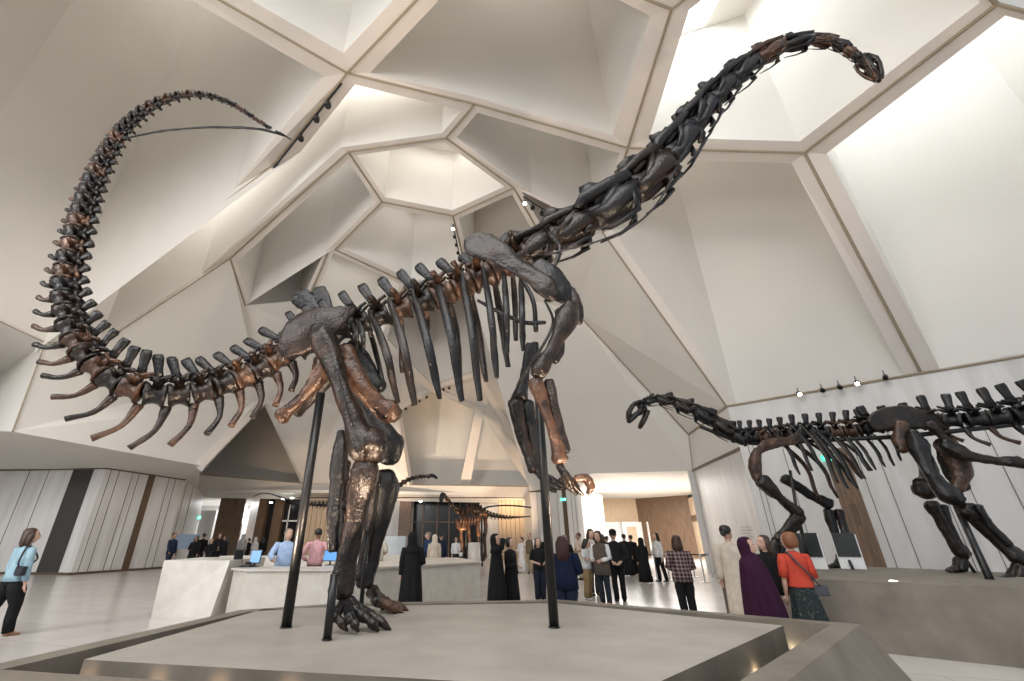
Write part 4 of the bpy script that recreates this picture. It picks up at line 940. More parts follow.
            for (yy, zz, rx, ry) in secs:
                ring = []
                for q in range(28):
                    a = 2*math.pi*q/28; X_, Y_ = rx*math.cos(a), ry*math.sin(a)
                    if .868 < zz < .985 and Y_ < -.0 and abs(X_) < .044: Y_ = -.026
                    ring.append(hz.verts.new((X_, Y_+yy, zz)))
                rings.append(ring)
            for i in range(len(rings)-1):
                for q in range(28):
                    hz.faces.new((rings[i][q], rings[i][(q+1) % 28], rings[i+1][(q+1) % 28], rings[i+1][q]))
            hz.faces.new(rings[0]); 
            for v in hz.verts:
                if v.co.z > .86: v.co = hm @ v.co
            put('head_scarf', hz, m_)
        elif kind == 'shawl':
            loftf(gb_, [(0,.0,.870,.056,.060),(0,.0,.835,.100,.080),(0,.0,.80,.152*b,.098),(0,-.01,.72,.162*b,.125*b),(0,-.015,.58,.188*b,.150*b),(0,-.02,.42,.205*b,.172*b),(0,-.02,.24,.215*b,.185*b),(0,-.02,.07,.225*b,.19*b)], .085, 10, 48, 2)
            put('shawl', gb_, m_)
        elif kind == 'shoes':
            for i, sg in enumerate((-1, 1)):
                an = feet[i]; sb_ = B()
                loft(sb_, [(an[0],an[1]+.034,.020),(an[0],an[1]+.02,.024),(an[0]+sg*.004,an[1]-.03,.022),(an[0]+sg*.008,an[1]-.08,.014),(an[0]+sg*.008,an[1]-.10,.010)], [(.018,.018),(.026,.022),(.030,.020),(.026,.013),(.014,.008)], Vector((0,0,1)), 12, p=2.4)
                for v in sb_.verts: v.co.z = max(v.co.z, .002)
                put('shoe', sb_, m_)
        elif kind == 'cap':
            loft(gb_, [(0,.012,.955),(0,.012,.975),(0,.010,1.0),(0,.010,1.012)], [(.053,.060),(.053,.060),(.040,.046),(.012,.014)], YUP, 16); loft(gb_, [(0,-.035,.962),(0,-.075,.955)], [(.042,.006),(.026,.004)], Vector((0,0,1)), 10)
            gb_.transform(hm); put('cap', gb_, m_)
    t['_h'] = Hh
    return t, MX, hands
def strap_bag(MX, label, col, side=1, z=.52, diag=True, size=.065, name='handbag'):
    c = MX @ Vector((side*.135, .04, z)); m_ = fab(col, .5)
    t = thing(name, label, 'bag', c)
    b = B(); S_ = MX.to_scale()[0]; bevbox(b, (0,0,0), (size*2*S_, size*.7*S_, size*1.35*S_), .02); 
    b.transform(Matrix.Translation(c) @ MX.to_euler().to_matrix().to_4x4()); obj('pouch', b, m_, t, True)
    sx = -side*.07 if diag else side*.10; b = B()
    P_ = [(side*.13,.06,z+size*.6),(side*.04,.094,.66),(sx*.6,.088,.76),(sx,.03,.838),(sx*.6,-.085,.76),(side*.04,-.10,.66),(side*.13,.0,z+size*.6)] if diag else [(side*.135,.07,z+size*.6),(side*.125,.080,.70),(side*.095,.03,.835),(side*.12,-.075,.72),(side*.135,.0,z+size*.6)]
    P_ = [MX @ Vector(p) for p in crm(P_, 5)]; loft(b, P_, .009*S_, YUP, 6); obj('strap', b, m_, t, True)
BLK, INK = (.010,.010,.011), (.016,.017,.022)
SH = ('shoes', (.02,.018,.018))
# left edge
P1 = person(15, 528, 9.2, 158, 'person in pale blue shirt and black trousers walking at the left edge', [('trousers', BLK, 1.25), ('shirt', (.28,.42,.50), .50, .9), ('shoes', (.35,.2,.12))], ('down','down'), 'mid', 'brown', 0, 1.0, -25, build=1.12, vox=.012, x=-8.5, H=1.76)
strap_bag(P1[1], 'black shoulder bag carried by the person in the pale blue shirt', (.03,.03,.035), -1, .60, False)
# around the entrance, far left
person(172, 532, 25.5, 70, 'person in dark navy suit striding past the far left wall', [('trousers', (.02,.025,.05)), ('shirt', (.02,.028,.06), .48, 1.0), SH], ('fwd','down'), 'short', 'black', 1, .9)
G_ = 'people in black standing near the entrance'
person(195, 536, 27, 10, 'person in long black robe, leftmost of the far entrance group', [('abaya', BLK), SH], ('front','down'), 'long', 'black', 1, 0, group=G_)
person(202, 533, 29, 200, 'taller person in black standing right behind the leftmost black robe', [('trousers', INK), ('shirt', BLK, .5, 1.0), SH], ('down','down'), 'short', 'black', 1, 0, group=G_)
person(211, 538, 25, -25, 'person in black leaning, middle of the far entrance group', [('abaya', BLK, .9)], ('front','hip'), 'long', 'brown', 0, 0, 20, group=G_)
person(218, 533, 29, 20, 'person in black with folded arms in the far entrance group', [('trousers', BLK), ('shirt', INK, .48, 1.0), SH], ('front','front'), 'mid', 'brown', 0, 0, group=G_)
person(225, 535, 26, -70, 'person in black robe facing left, rightmost of the far entrance group', [('abaya', BLK)], ('front','down'), 'long', 'black', 1, 0, group=G_)
person(242, 534, 32, 180, 'person in a grey robe with pale head cloth before the bright gallery', [('robe', (.33,.32,.32)), ('veil', (.4,.39,.38))], ('down','down'), 'veil', skin=1)
person(248.5, 538, 33, 180, 'person in dark clothes between the grey robe and pale robe', [('trousers', INK), ('shirt', INK, .5, 1.0)], ('down','down'), 'short')
person(255, 537, 31, 160, 'person in a pale grey robe beside the dark gallery column', [('robe', (.48,.45,.44)), ('veil', (.5,.47,.46))], ('down','front'), 'veil', skin=1)
person(262, 537, 32, 200, 'person in black beside the pale robe, before the dark wood column', [('abaya', BLK)], ('down','down'), 'long')
# at the desk
person(287, 529, 12.8, 20, 'grey haired person in light blue shirt leaning on the desk', [('trousers', (.03,.035,.05)), ('shirt', (.36,.48,.68), .48, .9, 1.08), SH], ('desk','desk'), 'short', 'grey', 0, 0, 25, 1.15, vox=.014)
person(317, 529, 13.6, 190, 'person in pink shirt with hand on hip behind the desk', [('trousers', (.03,.03,.04)), ('shirt', (.72,.40,.42), .50, .9), SH], ('hip','hip'), 'short', 'black', 1, 0, 0, 1.05, vox=.014)
person(378, 531, 16.5, 190, 'person in cream shirt behind the desk, partly hidden by the leg bones', [('trousers', (.05,.05,.05)), ('shirt', (.62,.55,.46), .48, .45), SH], ('front','down'), 'short', 'brown', 0, 0, 0, 1.1, vox=.014)
person(413, 533, 11.6, 185, 'person in full black robe and black head scarf before the counter', [('abaya', BLK), ('veil', BLK), SH], ('front','down'), 'veil', skin=0, turn=-25, vox=.014)
person(428, 532, 21, -60, 'person in navy shirt bending over the display beyond the counter', [('trousers', INK), ('shirt', (.025,.05,.11), .5, 1.0), SH], ('front','front'), 'short', 'grey', 0, 0, -20, 1.1)
person(434.5, 535, 20, 200, 'person in cream head scarf beyond the counter', [('robe', (.55,.47,.38)), ('veil', (.62,.54,.45))], ('down','down'), 'veil')
person(441, 533, 22, 180, 'person in dark blue beside the cream head scarf', [('trousers', (.02,.035,.08)), ('shirt', (.018,.025,.05), .5, 1.0), SH], ('down','down'), 'short', 'black')
P2 = person(456, 537, 27, 10, 'person in white top and dark trousers beside the small far skeleton', [('trousers', INK), ('shirt', (.7,.7,.72), .5, .9)], ('down','front'), 'mid', 'brown')
strap_bag(P2[1], 'white handbag held by the person beside the small far skeleton', (.75,.74,.72), 1, .48, False, .09)
person(496, 535, 11.9, 75, 'person in black robe shading their brow with a raised hand', [('abaya', BLK, 1.05), ('veil', BLK), SH], ('brow','down'), 'veil', skin=0, turn=-15, vox=.012)
person(510, 538, 12.3, 60, 'dark haired person in open black robe looking right', [('abaya', BLK, .9), ('shirt', (.03,.03,.03), .5, 1.0), SH], ('front','down'), 'bob', 'black', 0, 0, -10, vox=.012)
person(521.5, 537, 25, -60, 'person in long white dress walking in the middle distance', [('robe', (.70,.68,.68), .9)], ('front','swing'), 'bun', 'black', 0, .6)
person(529.5, 533, 24.5, -20, 'person in open brown shirt and khaki trousers, middle distance', [('trousers', (.30,.24,.15), 1.1), ('shirt', (.75,.74,.72), .5, .3), ('vest', (.15,.11,.07), .49, 0), SH], ('down','down'), 'short', 'brown')
person(538, 538, 14.0, 5, 'person in black shirt with long dark hair and folded hands', [('trousers', (.014,.016,.028), 1.3), ('shirt', BLK, .48, .45), SH], ('front','front'), 'long', 'black', 0, 0, 0, 1.0, vox=.012)
person(565.5, 535, 18, 150, 'grey haired person in black, mostly behind the navy top', [('trousers', BLK), ('shirt', BLK, .48, 1.0), SH], ('phone','down'), 'short', 'grey', 0)
person(562, 537, 9.6, 168, 'person in navy top with long dark red curls beside the steel pole', [('trousers', (.02,.025,.05), 1.4), ('shirt', (.011,.017,.045), .44, .95, 1.22), SH], ('front','down'), 'curly', 'red', 0, 0, 0, 1.22, vox=.012)
person(547, 534, 23, 180, 'person in black seen just beyond the steel pole', [('trousers', INK), ('shirt', BLK, .5, 1.0)], ('down','down'), 'short')
person(579, 533, 21, -70, 'person in beige top and trousers reaching forward', [('trousers', (.5,.42,.33), 1.2), ('shirt', (.55,.45,.36), .48, .45), SH], ('front','front'), 'short', 'brown', 1)
person(584.5, 539, 14.4, 55, 'person in white top and khaki trousers looking down at a phone', [('trousers', (.26,.18,.09), 1.35), ('shirt', (.62,.64,.64), .50, .4, 1.05), ('shoes', (.6,.58,.55))], ('phone','phone'), 'mid', 'black', 0, 0, 0, .95, vox=.012, bow=.4)
person(591, 527, 15.4, 10, 'tall brown haired person standing behind the two looking at a phone', [('trousers', (.05,.05,.06)), ('shirt', (.55,.50,.46), .50, 1.0), SH], ('down','down'), 'mid', 'brown', 0, 0, 0, bow=.3)
person(599.5, 531, 13.2, -40, 'person in brown vest over white sleeves and dark jeans', [('trousers', (.02,.025,.035)), ('shirt', (.68,.67,.66), .5, .95), ('vest', (.11,.085,.07), .40, 0, 1.1), ('shoes', (.35,.12,.07))], ('front','front'), 'long', 'brown', 0, 0, 0, vox=.012, bow=.3)
person(607, 536, 22, 180, 'person in blue jeans glimpsed behind the black cap', [('trousers', (.16,.26,.36)), ('shirt', BLK, .5, 1.0)], ('down','down'), 'short')
person(614, 530, 14.0, 170, 'person in black shirt, black trousers and black cap, seen from behind', [('trousers', BLK, 1.05), ('shirt', (.014,.014,.016), .47, .95, 1.08), ('cap', BLK), SH], ('back','back'), 'short', 'black', 0, .2, 0, 1.12, vox=.012)
G2_ = 'people in black robes near the rope barriers'
person(625, 534, 23, 150, 'person in black robe with a thin bag strap, left of the robed trio', [('abaya', BLK)], ('down','down'), 'bun', 'black', group=G2_)
person(631.5, 535, 24, 190, 'person in black robe half hidden between two black robes', [('abaya', BLK)], ('down','down'), 'bun', 'brown', group=G2_)
person(641, 538, 19.4, 200, 'person in black robe and head scarf nearest the rope barriers', [('abaya', BLK, 1.05), ('veil', BLK)], ('down','down'), 'veil', group=G2_)
person(603, 534, 25, 180, 'person in dark clothes among the far crowd, left of the black cap', [('trousers', INK), ('shirt', INK, .5, 1.0)], ('down','down'), 'mid')
person(657, 533, 20, -75, 'person in white jumper and black trousers by the rope barriers', [('trousers', BLK), ('shirt', (.68,.67,.66), .5, .95), SH], ('front','down'), 'mid', 'black', 0, .5)
PL = mat('plaid_cloth', (.12,.06,.06), .9)
def plaid(m):
    nt = m.node_tree; N = nt.nodes; L = nt.links; b = N['Principled BSDF']; tc = N.new('ShaderNodeTexCoord'); prev = None
    for ax in (0, 2):
        w_ = N.new('ShaderNodeTexWave'); w_.bands_direction = 'XYZ'[ax]; w_.inputs['Scale'].default_value = 4.2; w_.inputs['Detail'].default_value = 0; L.new(tc.outputs['Object'], w_.inputs[0])
        r = N.new('ShaderNodeValToRGB'); r.color_ramp.elements[0].position = .72; r.color_ramp.elements[1].position = .85
        r.color_ramp.elements[0].color = (.045,.018,.022,1); r.color_ramp.elements[1].color = (.34,.27,.26,1); L.new(w_.outputs['Fac'], r.inputs[0])
        if prev is None: prev = r.outputs[0]
        else:
            mx = N.new('ShaderNodeMix'); mx.data_type = 'RGBA'; mx.inputs[0].default_value = .5; L.new(prev, mx.inputs[6]); L.new(r.outputs[0], mx.inputs[7]); L.new(mx.outputs[2], b.inputs['Base Color'])
plaid(PL)
person(677, 536, 10.6, 172, 'person in dark red plaid shirt and black trousers, seen from behind', [('trousers', BLK, 1.2), ('shirt', PL, .46, .95, 1.12), SH], ('front','front'), 'mid', 'brown', 0, 0, 0, 1.05, vox=.012)
# by the right plinth
person(729, 526, 9.5, 155, 'person in cream robe with dark hair tied back beside the long plinth', [('robe', (.60,.52,.43), .85), SH], ('down','down'), 'bun', 'black', 0, 0, -30, vox=.012)
person(747, 539, 7.8, 40, 'person wrapped in a purple head scarf and shawl, looking right', [('trousers', (.05,.012,.05)), ('shawl', (.034,.007,.026)), ('veil', (.032,.0065,.025)), SH], ('down','down'), 'veil', skin=0, turn=12, vox=.009, build=.98)
person(764, 536, 8.5, -45, 'long haired person in black top and beige trousers facing left', [('trousers', (.42,.34,.27), 1.3), ('shirt', BLK, .45, .95, 1.1), SH], ('front','down'), 'long', 'brown', 0, 0, -30, vox=.012)
FL = vary(mat('floral_skirt', (.02,.04,.04), .85), (.006,.014,.014), (.012,.028,.026), 34, 5, .48, .60, c3=(.15,.15,.12))
P3 = person(790, 533, 7.75, 178, 'person in red shirt and long floral skirt, seen from behind', [('skirt', FL, .09), ('shirt', (.52,.065,.038), .545, .5, 1.05), SH], ('down','down'), 'bob', 'auburn', 0, 0, 20, 1.0, vox=.010)
strap_bag(P3[1], 'grey crossbody bag on the hip of the person in the red shirt', (.07,.07,.085), -1, .52, True)
# ================= reception counter
b = B(); prism(b, [(-7.15,11.4),(-5.75,11.25),(-5.75,13.4),(-7.6,13.4)], 0, 1.13, 0, [(-7.25,11.5),(-5.66,11.45),(-5.66,13.4),(-7.4,13.4)])
o = obj('reception_counter', b, M['corian'], None, loc=(-6.4,12.3,0)); tag(o, 'tall white stone counter block at the left end of the desk', 'counter')
T_ = thing('reception_desk', 'long white stone reception desk with angled front behind the leg bones', 'desk', (-2.7,12.4,0))
f_ = [(-5.55,11.5),(-5.0,11.0),(-3.0,11.15),(.30,14.75),(-.5,17.6),(-2.6,17.3),(-2.4,15.6),(-3.6,12.05),(-5.3,12.1)]
b = B(); prism(b, f_, 0, .93); obj('body', b, M['corian'], T_)
b = B(); prism(b, [(-5.6,11.45),(-5.02,10.94),(-2.97,11.09),(.36,14.74),(-.46,17.65),(-2.64,17.35),(-2.45,15.65),(-3.64,12.1),(-5.3,12.15)], .93, .97); obj('desk_top', b, M['corian'], T_)
b = B(); prism(b, [(-8.6,16.6),(-3.5,16.6),(-3.5,17.3),(-8.6,17.3)], 0, 1.05)
o = obj('reception_counter', b, M['corian'], None, loc=(-6,17,0)); tag(o, 'white back counter behind the people at the desk', 'counter')
def monitor(px, py, Y, w_, h_, lab, rz=0, lit=True, z0=.97):
    c = atY(px, py, Y); t = thing('desk_monitor', lab, 'monitor', (c.x, c.y, z0))
    b = B(); bevbox(b, (c.x, c.y, z0+.01), (.2,.16,.02), .006, rz); bevbox(b, (c.x, c.y, (z0+c.z)/2), (.04,.03,c.z-z0), .005, rz); obj('stand', b, M['black'], t)
    b = B(); bevbox(b, (c.x, c.y-.0, c.z), (w_,.03,h_), .008, rz, rx=-.15); k = obj('monitor_case', b, M['black'], t)
    if lit:
        n_ = Vector((math.sin(rz), -math.cos(rz), 0))*.022; b = B(); bevbox(b, (c.x+n_.x, c.y+n_.y, c.z), (w_*.9,.006,h_*.88), .002, rz, rx=-.15); obj('screen', b, mat('lit_screen', (.05,.15,.35), .3, emit=(.12,.36,.75), es=.9), k)
monitor(256, 556, 11.9, .26, .30, 'small lit desk screen between the counter block and blue shirt')
monitor(238.5, 556, 12.0, .22, .30, 'dark turned monitor at the left end of the desk', .9, False)
monitor(331, 555, 12.6, .42, .26, 'lit blue desk screen beside the pink shirt', -.3)
c = atY(248, 564, 11.8); b = B(); bevbox(b, (c.x, 11.75, 1.0), (.22,.16,.06), .01); bevbox(b, (c.x, 11.80, 1.05), (.12,.07,.06), .01, rx=.4); o = obj('card_terminal', b, M['black'], None, loc=(c.x, 11.75, .97)); tag(o, 'black card terminal lying on the desk beside the small screen', 'card terminal')
# glass display and drum behind the counter
c = atY(393, 545, 20.5); t = thing('glass_case', 'glass display case beyond the counter, beside the black robe', 'display case', (c.x, 20.5, 0))
b = B(); bevbox(b, (c.x, 20.5, .5), (1.1,.6,1.0), .01); obj('base', b, M['corian'], t)
b = B(); bevbox(b, (c.x, 20.5, 1.35), (1.1,.6,.7), .01); obj('glass', b, mat('case_glass', (.75,.85,.9), .05, alpha=.35), t)
c = atY(474, 548, 24); b = B(); loft(b, [(c.x,24,0),(c.x,24,.6),(c.x,24,1.42)], [.34,.32,.30], YUP, 24); o = obj('display_pedestal', b, M['corian'], None, True, loc=(c.x,24,0)); tag(o, 'round white pedestal in front of the small far skeleton', 'pedestal')
c = atY(185, 542, 27.5); t = thing('display_board', 'wide glass display board beside the navy suit, far left', 'board', (c.x, 27.5, 0))
b = B(); bevbox(b, (c.x, 27.5, 1.45), (1.5,.05,.75), .01); obj('panel', b, mat('board_blue', (.20,.26,.34), .3), t)
b = B()
for s_ in (-.7,.7): bevbox(b, (c.x+s_, 27.5, .55), (.05,.05,1.1), .01)
obj('frame', b, M['black'], t)
c = atY(236, 531, 47); b = B(); bevbox(b, (c.x, 47, c.z), (.95,.08,1.5), .01); o = obj('wall_picture', b, vary(mat('picture_print', (.6,.4,.33), .6), (.45,.28,.22), (.72,.56,.48), 3), None, loc=(c.x,47,c.z)); tag(o, 'pinkish framed picture in the bright gallery beyond the far column', 'picture')
# ================= far skeletons
def far_sauropod(root, spine, legs, r, neckend, rough_=0, mats=(bn, cp)):
    column(root, spine[0], 'neck', [mats[0], mats[1]], seg=6, T=.4, flip=-1, dsign=spine[3])
    column(root, spine[1], 'back', [mats[1], mats[0]], seg=6, T=.8, flip=1, dsign=spine[3])
    column(root, spine[2], 'tail', [mats[0]], seg=6, T=.6, chev=.6, flip=1, dsign=spine[3])
    for nm, pts in legs: limb(nm, [(q[0],q[1],q[2],q[3]*1.35) for q in pts], R.choice(mats), root, seg=8, n=3)
    for i, q in enumerate(neckend[1]): pass
    limb('skull', neckend[0], bk, root, seg=8, n=3)
YA = 31.0
FA = thing('dinosaur_skeleton', 'small warm-lit dinosaur skeleton with raised neck by the far back wall', 'dinosaur skeleton', (atY(470,550,YA).x, YA, 0))
far_sauropod(FA, ([(463,514,YA,2.6,2,0,4),(455,509,YA-.3,2.2,1.5,0,4),(449,502,YA-.5,1.8,1,0,4),(444,495,YA-.6,1.4,1,0,3)],
  [(462,511,YA,3.2,2.5,0,3),(470,509,YA,3.6,2.5,0,3),(480,511,YA,3.4,2.5,0,3)],
  [(480,511,YA,2.3,2,2,3.2),(490,515,YA+.3,2.0,1.5,1.5,3.2),(503,517,YA+.6,1.4,1,1,3),(516,517,YA+.9,.9,.5,.5,3),(530,516,YA+1.2,.5,0,0,3)], -1),
  [('scapula',[(463,511,YA-.3,1.5),(464,519,YA-.4,2),(463,526,YA-.4,1.8)]),('humerus',[(462,522,YA-.4,1.6),(461,532,YA-.4,1.3)]),('radius',[(461,533,YA-.4,1.4),(462,544,YA-.4,1.1),(462,553,YA-.4,1.4)]),
   ('humerus',[(468,520,YA+.4,1.5),(469,533,YA+.4,1.3)]),('radius',[(469,534,YA+.4,1.3),(470,546,YA+.4,1.1),(470,554,YA+.4,1.3)]),
   ('ilium',[(474,511,YA-.3,2.5),(481,512,YA-.3,2.8),(486,514,YA-.3,1.5)]),('femur',[(480,514,YA-.3,2.2),(478,524,YA-.3,1.5),(479,535,YA-.3,1.9)]),('tibia',[(479,536,YA-.3,1.7),(479,545,YA-.3,1.3),(480,555,YA-.3,1.9)]),
   ('femur',[(485,516,YA+.5,2),(486,527,YA+.5,1.5),(484,537,YA+.5,1.8)]),('tibia',[(484,538,YA+.5,1.6),(485,548,YA+.5,1.2),(485,556,YA+.5,1.8)]),
   ('toe',[(480,556,YA-.3,1.6),(478,559.5,YA-.6,1.2)]),('toe',[(462,554,YA-.4,1.4),(460,558.5,YA-.7,1)]),('toe',[(470,554,YA+.4,1.4),(468,558,YA+.2,1)]),('toe',[(485,556,YA+.5,1.6),(484,559.5,YA+.3,1)])],
  1, ([(445,497,YA-.6,1.8),(443,494,YA-.7,2.6),(441,499,YA-.8,2.2),(442,502,YA-.8,1.3)], ()))
for k in range(7): ribcage(FA, [((461+k*2.7,510,YA-.2),(460+k*2.9,527-abs(k-2)*.9,YA-.7),.9,1,-.3,cp)])
pole(FA, atY(466,550,YA).x, YA, 0, atY(466,513,YA).z, .06); pole(FA, atY(482,550,YA).x, YA, 0, atY(482,513,YA).z, .06)
b = B(); loft(b, crm_pts(PW((480,510,YA),(490,506,YA+.2),(510,505,YA+.7),(531,507,YA+1.2))), .05, YUP, 6); obj('tail_cable', b, bk, FA, True)
YC = 24.0
bm = B(); limb('breast_bone', [(457,520,YA-.4,2.5),(460,527,YA-.4,3),(466,528,YA-.4,2)], cp, FA, seg=8, n=3)
FB = thing('dinosaur_skeleton', 'pale brown skeleton far behind the leg bones with neck reaching right', 'dinosaur skeleton', (atY(365,560,YC).x, YC, 0))
far_sauropod(FB, ([(372,503,YC,2.8,2,0,4),(385,497,YC,2.4,2,0,4),(395,489,YC,2.2,1.5,0,4),(406,481,YC,1.9,1.5,0,4),(418,477,YC,1.6,1,0,3.6),(430,476,YC,1.3,1,0,3)],
  [(372,504,YC,3,2,0,4),(355,506,YC,3,2,0,4),(340,508,YC,3,2,0,4)],
  [(340,507,YC,2.6,2,2,4),(325,505,YC,2.0,2,2,3.5),(308,504,YC,1.4,1,1,3),(290,500,YC,.9,.5,.5,3),(272,494,YC,.6,0,0,3),(262,493,YC,.5,0,0,3),(254,496,YC,.4,0,0,3)], 1),
  [('ilium',[(334,505,YC-.3,3),(342,504,YC-.3,3.5),(350,506,YC-.3,2)]),('femur',[(341,508,YC-.3,2.6),(342,522,YC-.3,2),(340,536,YC-.3,2.6)]),('tibia',[(340,538,YC-.3,2.2),(340,552,YC-.3,1.6),(341,568,YC-.3,2.3)]),
   ('scapula',[(366,503,YC-.3,2),(371,510,YC-.3,2.5),(374,516,YC-.3,2)]),('humerus',[(374,514,YC-.3,2.4),(371,530,YC-.3,1.8)]),('radius',[(371,532,YC-.3,2),(373,550,YC-.3,1.5),(373,568,YC-.3,2)]),('toe',[(341,568,YC-.3,2.2),(344,573,YC-.6,1.4)]),('toe',[(373,568,YC-.3,2),(376,573,YC-.6,1.2)]),
   ('femur',[(347,508,YC+.4,2.4),(349,524,YC+.4,2),(347,538,YC+.4,2.4)]),('tibia',[(347,540,YC+.4,2),(348,554,YC+.4,1.5),(348,570,YC+.4,2)])],
  1, ([(428,477,YC,1.3),(431,475,YC,2),(435,476,YC,1.6),(437,478,YC,1)], ()))
b = B(); prism(b, [(atY(325,550,YC).x,YC-1.2),(atY(385,550,YC).x,YC-1.2),(atY(385,550,YC).x,YC+1.4),(atY(325,550,YC).x,YC+1.4)], 0, .02); 
o = obj('display_mat', b, M['stone'], None, loc=(-6,YC,0)); tag(o, 'thin stone base under the skeleton far behind the leg bones', 'base')
seat(FA, 0.0); seat(FB, .02)
spot('far_uplight', (atY(466,560,YA).x, YA-2.4, .2), (atY(466,520,YA).x, YA, 3), 1600, 60, .6, (1,.62,.32), .05)
spot('far_uplight', (atY(500,560,YA).x, YA-1.5, .2), (atY(512,480,YB).x, YB, 6), 4200, 40, .8, (1,.68,.42), .05)
spot('far_uplight', (atY(320,560,YC).x, YC-.5, .2), (atY(325,485,YB).x, YB, 6), 3600, 40, .8, (1,.72,.48), .05)
spot('far_uplight', (-8, 34, .3), (-5.5, YB+2, 11), 4500, 50, .9, (1,.76,.54), .05)
spot('far_uplight', (-1.5, 33.5, .3), (-.5, YB+2, 12), 4000, 50, .9, (1,.76,.54), .05)
area('far_tan_wash', (bx(515), YB-1.2, 4.7), (.5,0,0), 3.0, 60, (1,.75,.45), sy=.3)
# ================= rope barriers by the side hall
def barrier(x, y, lab):
    t = thing('barrier_post', lab, 'barrier post', (x, y, 0), 'rope barrier posts by the side hall')
    b = B(); loft(b, [(x,y,0),(x,y,.02)], .17, YUP, 20); obj('base', b, M['steel'], t); b = B(); loft(b, [(x,y,.02),(x,y,.98)], .03, YUP, 12); loft(b, [(x,y,.98),(x,y,1.02)], .04, YUP, 12); obj('post', b, M['steel'], t)
M['steel'] = mat('brushed_steel', (.62,.62,.62), .3, .8)
bp = [(atY(px, 545, Y_).x, Y_) for px, Y_ in ((645,23),(652,21.5),(664,21),(671,24),(689,22.5),(698,19.8),(706,22.6))]
names = ['leftmost barrier post of the rope line, beside the black robes','second barrier post, in front of the white jumper','barrier post just right of the white jumper','barrier post farthest back in the rope line','barrier post above the plaid shoulder','tall looking barrier post nearest the camera, right of the plaid shirt','rightmost barrier post beside the slanted panel wall']
for (x, y), lab in zip(bp, names): barrier(x, y, lab)
for (i, j), lab in (((0,2),'black belt stretched behind the white jumper'),((2,4),'black belt stretched toward the plaid shoulder'),((4,6),'black belt between the two farther right posts'),((5,6),'black belt running back from the nearest right post')):
    p, q = bp[i], bp[j]; b = B(); loft(b, [(p[0],p[1],.93),((p[0]+q[0])/2,(p[1]+q[1])/2,.91),(q[0],q[1],.93)], [(.012,.03)]*3, Vector((0,0,1)), 6); o = obj('barrier_belt', b, M['black'], None, loc=(p[0],p[1],.93)); tag(o, lab, 'barrier belt')
# ================= track lights in the ribs, exit signs
def head(P_, tgt, lab, grp, on=None, s=.13):
    P_ = Vector(P_); d = (Vector(tgt)-P_).normalized(); t = thing('spotlight', lab, 'spotlight', P_, grp)
    b = B(); loft(b, [P_-d*s, P_-d*s*.9, P_+d*s*.7, P_+d*s], [s*.45, s*.6, s*.62, s*.62], Vector((.1,.2,1)), 14); obj('housing', b, M['black'], t, True)
    b = B(); loft(b, [P_+d*s*1.0, P_+d*s*1.03], s*.5, Vector((.1,.2,1)), 14); obj('lens', b, M['glow'] if on else M['dark'], t)
    b = B(); loft(b, [P_, P_+Vector((0,0,s*1.9))], s*.12, YUP, 6); obj('bracket', b, M['black'], t)
def track(p, q, n_, lab, ons=(), r=.05, tgt=(0,6.3,3), labs=None, fr=None, s=.16):
    p, q = Vector(p), Vector(q); down = Vector((0,0,-.12)); t = B(); loft(t, [p+down, q+down], [(r, r*.8)]*2, YUP, 4); o = obj('light_track', t, M['black'], None, loc=p); tag(o, lab, 'light track')
    fr = fr or [(i+.5)/n_ for i in range(n_)]
    for i, f in enumerate(fr): head(p.lerp(q, f)+Vector((0,0,-.12-s*1.9)), tgt, labs[i], 'spotlights on '+lab.split(',')[0], i in ons, s)
track(shell(342,81), shell(273,167), 3, 'long black light track on the sloping rib, beside the tail tip', (), .05, (-3,6.3,5), ['black spotlight highest on the sloping rib track','black spotlight in the middle of the sloping rib track','black spotlight lowest on the sloping rib track'], [.15,.30,.52], .18)
track(shell(523,194), shell(553,213), 4, 'short light track above the neck base, on the rib edge', (0,), .04, (0,6.3,3), ['glowing spotlight at the left end of the track above the shoulder','dark spotlight next to the glowing one above the shoulder','dark spotlight third along the track above the shoulder','dark spotlight at the right end of the track above the shoulder'], [.05,.3,.6,.9], .17)
track(shell(453,222), shell(460,256), 5, 'vertical light track on the middle rib, above the ribcage', (0,), .05, (0,6.3,3), ['glowing spotlight topmost on the middle rib track','dark spotlight second from the top on the middle rib','dark spotlight third down on the middle rib','dark spotlight fourth down on the middle rib','dark spotlight lowest on the middle rib, just above the spines'], [.0,.22,.46,.7,.92], .15)
track(shell(405,404), shell(428,391), 4, 'light track on the left arch rib, under the ribcage', (), .06, (0,6.3,3), ['dark spotlight lowest on the left arch rib','dark spotlight second up the left arch rib','dark spotlight third up the left arch rib','dark spotlight topmost on the left arch rib'], [.05,.35,.65,.95], .18)
track(shell(436,386), shell(455,381), 3, 'light track on the upper arch rib, under the ribcage', (), .06, (0,6.3,3), ['dark spotlight leftmost on the upper arch rib','dark spotlight in the middle of the upper arch rib','dark spotlight rightmost on the upper arch rib'], [.1,.4,.7], .18)
WL = [onwall(px, py, R2, RE) for px, py in ((800,395.5),(823,392),(840,389),(857,385),(885,379.5))]; labs_ = ['glowing spotlight leftmost on the right wall line','dark spotlight beside the leftmost glowing one on the right wall','dark spotlight in the middle of the right wall line','glowing spotlight second from right on the right wall line','dark spotlight rightmost on the right wall line']
for i, p in enumerate(WL): head(p+wn*-.5 if 0 else p-wn.normalized()*-.0+Vector((-.25,-.3,0)), (9.5,10,3), labs_[i], 'spotlights along the right wall', i in (0,3), .13)
head(atY(653,2,9.5), (4,6,6), 'black spotlight at the very top of the hall', 'spotlights on the top rib', False, .16)
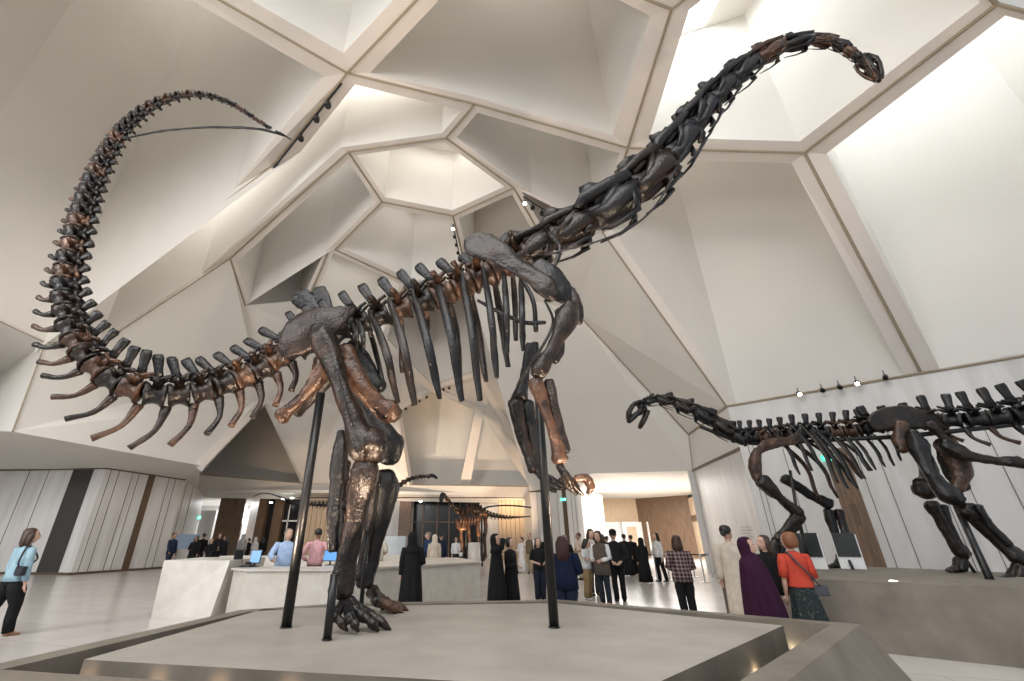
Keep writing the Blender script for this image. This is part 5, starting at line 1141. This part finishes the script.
def exit_sign(P_, w_, lab, rz=0):
    t = thing('exit_sign', lab, 'sign', P_); P_ = Vector(P_)
    g = mat('exit_green', (.02,.45,.30), .4, emit=(.05,.75,.5), es=1.6); wm = mat('exit_white', (.9,1,.95), .4, emit=(.8,1,.92), es=2.5)
    b = B(); bevbox(b, P_, (w_,.05,w_*.5), .005, rz); obj('panel', b, g, t)
    R_ = Matrix.Translation(P_) @ Matrix.Rotation(rz, 4, 'Z'); k = w_/.5
    # running figure, arrow and doorway as raised marks
    b = B()
    for p_, q_, r_ in (((.10,.05),(.10,.02),.016),((.10,.03),(.075,-.02),.012),((.075,-.02),(.11,-.06),.009),((.11,-.06),(.10,-.09),.008),((.075,-.02),(.05,-.06),.009),((.05,-.06),(.02,-.06),.008),((.10,.02),(.135,-.005),.007),((.10,.02),(.06,.01),.007)):
        loft(b, [(p_[0]*k,-.028,p_[1]*k),(q_[0]*k,-.028,q_[1]*k)], r_*k, YUP, 6)
    loft(b, [(.112*k,-.028,.085*k),(.112*k,-.028,.062*k)], .015*k, YUP, 8)
    loft(b, [(-.04*k,-.028,0),(-.13*k,-.028,0)], .012*k, YUP, 6); loft(b, [(-.17*k,-.028,0),(-.12*k,-.028,0)], [.002*k,.042*k], YUP, 4)
    for x_ in (.16,.22): box(b, (x_*k,-.028,0), (.012*k,.01,.2*k))
    box(b, (.19*k,-.028,.1*k), (.07*k,.01,.012*k))
    b.transform(R_); obj('symbol', b, wm, t)
e_ = onwall(829,459,R2,RE)+Vector((-.3,-.35,0)); exit_sign(e_, .40, 'green exit sign above the dark door strip behind the ribs', -.77)
e_ = atY(563,499,34.2); exit_sign(e_, .42, 'green exit sign above the bronze strip on the grey block', -.6)
e_ = atY(197.5,517,38); exit_sign(e_, .5, 'green exit sign at the far left opening', .3)
for px, py, Y_, lab in ((283,499,40,'glowing downlight left of the pair at the far opening'),(292,498,40,'glowing downlight right of the pair at the far opening'),(271,502.5,40,'faint ceiling lamp over the dark doorway'),(420.5,501.5,40.5,'glowing downlight over the dark glass wall')):
    c = atY(px, py, Y_); b = B(); loft(b, [c, c+Vector((0,0,.08))], .13, YUP, 14); o = obj('downlight', b, mat('cool_lamp', (1,1,1), .5, emit=(.8,.95,1), es=14), None, loc=c); tag(o, lab, 'lamp')
# wall lettering beside the plaid shirt: pale raised lines on the slanted panel
b = B(); d = Vector((R2.x-R1.x, R2.y-R1.y, 0)).normalized()
for i, (x0, x1) in enumerate(((741,751),(741,753),(741,750),(741,754),(741,752))):
    p, q = onwall(x0, 526.5+i*3.1, R1, R2), onwall(x1, 526.5+i*3.1, R1, R2)
    n0 = Vector((-1,-.1,0))*.02; loft(b, [p+n0, q+n0], [(.012,.012)]*2, Vector((0,0,1)), 4)
o = obj('wall_text', b, mat('letter_grey', (.42,.41,.40), .6), None, loc=onwall(746,530,R1,R2)); tag(o, 'small block of grey lettering on the slanted marble wall', 'lettering')
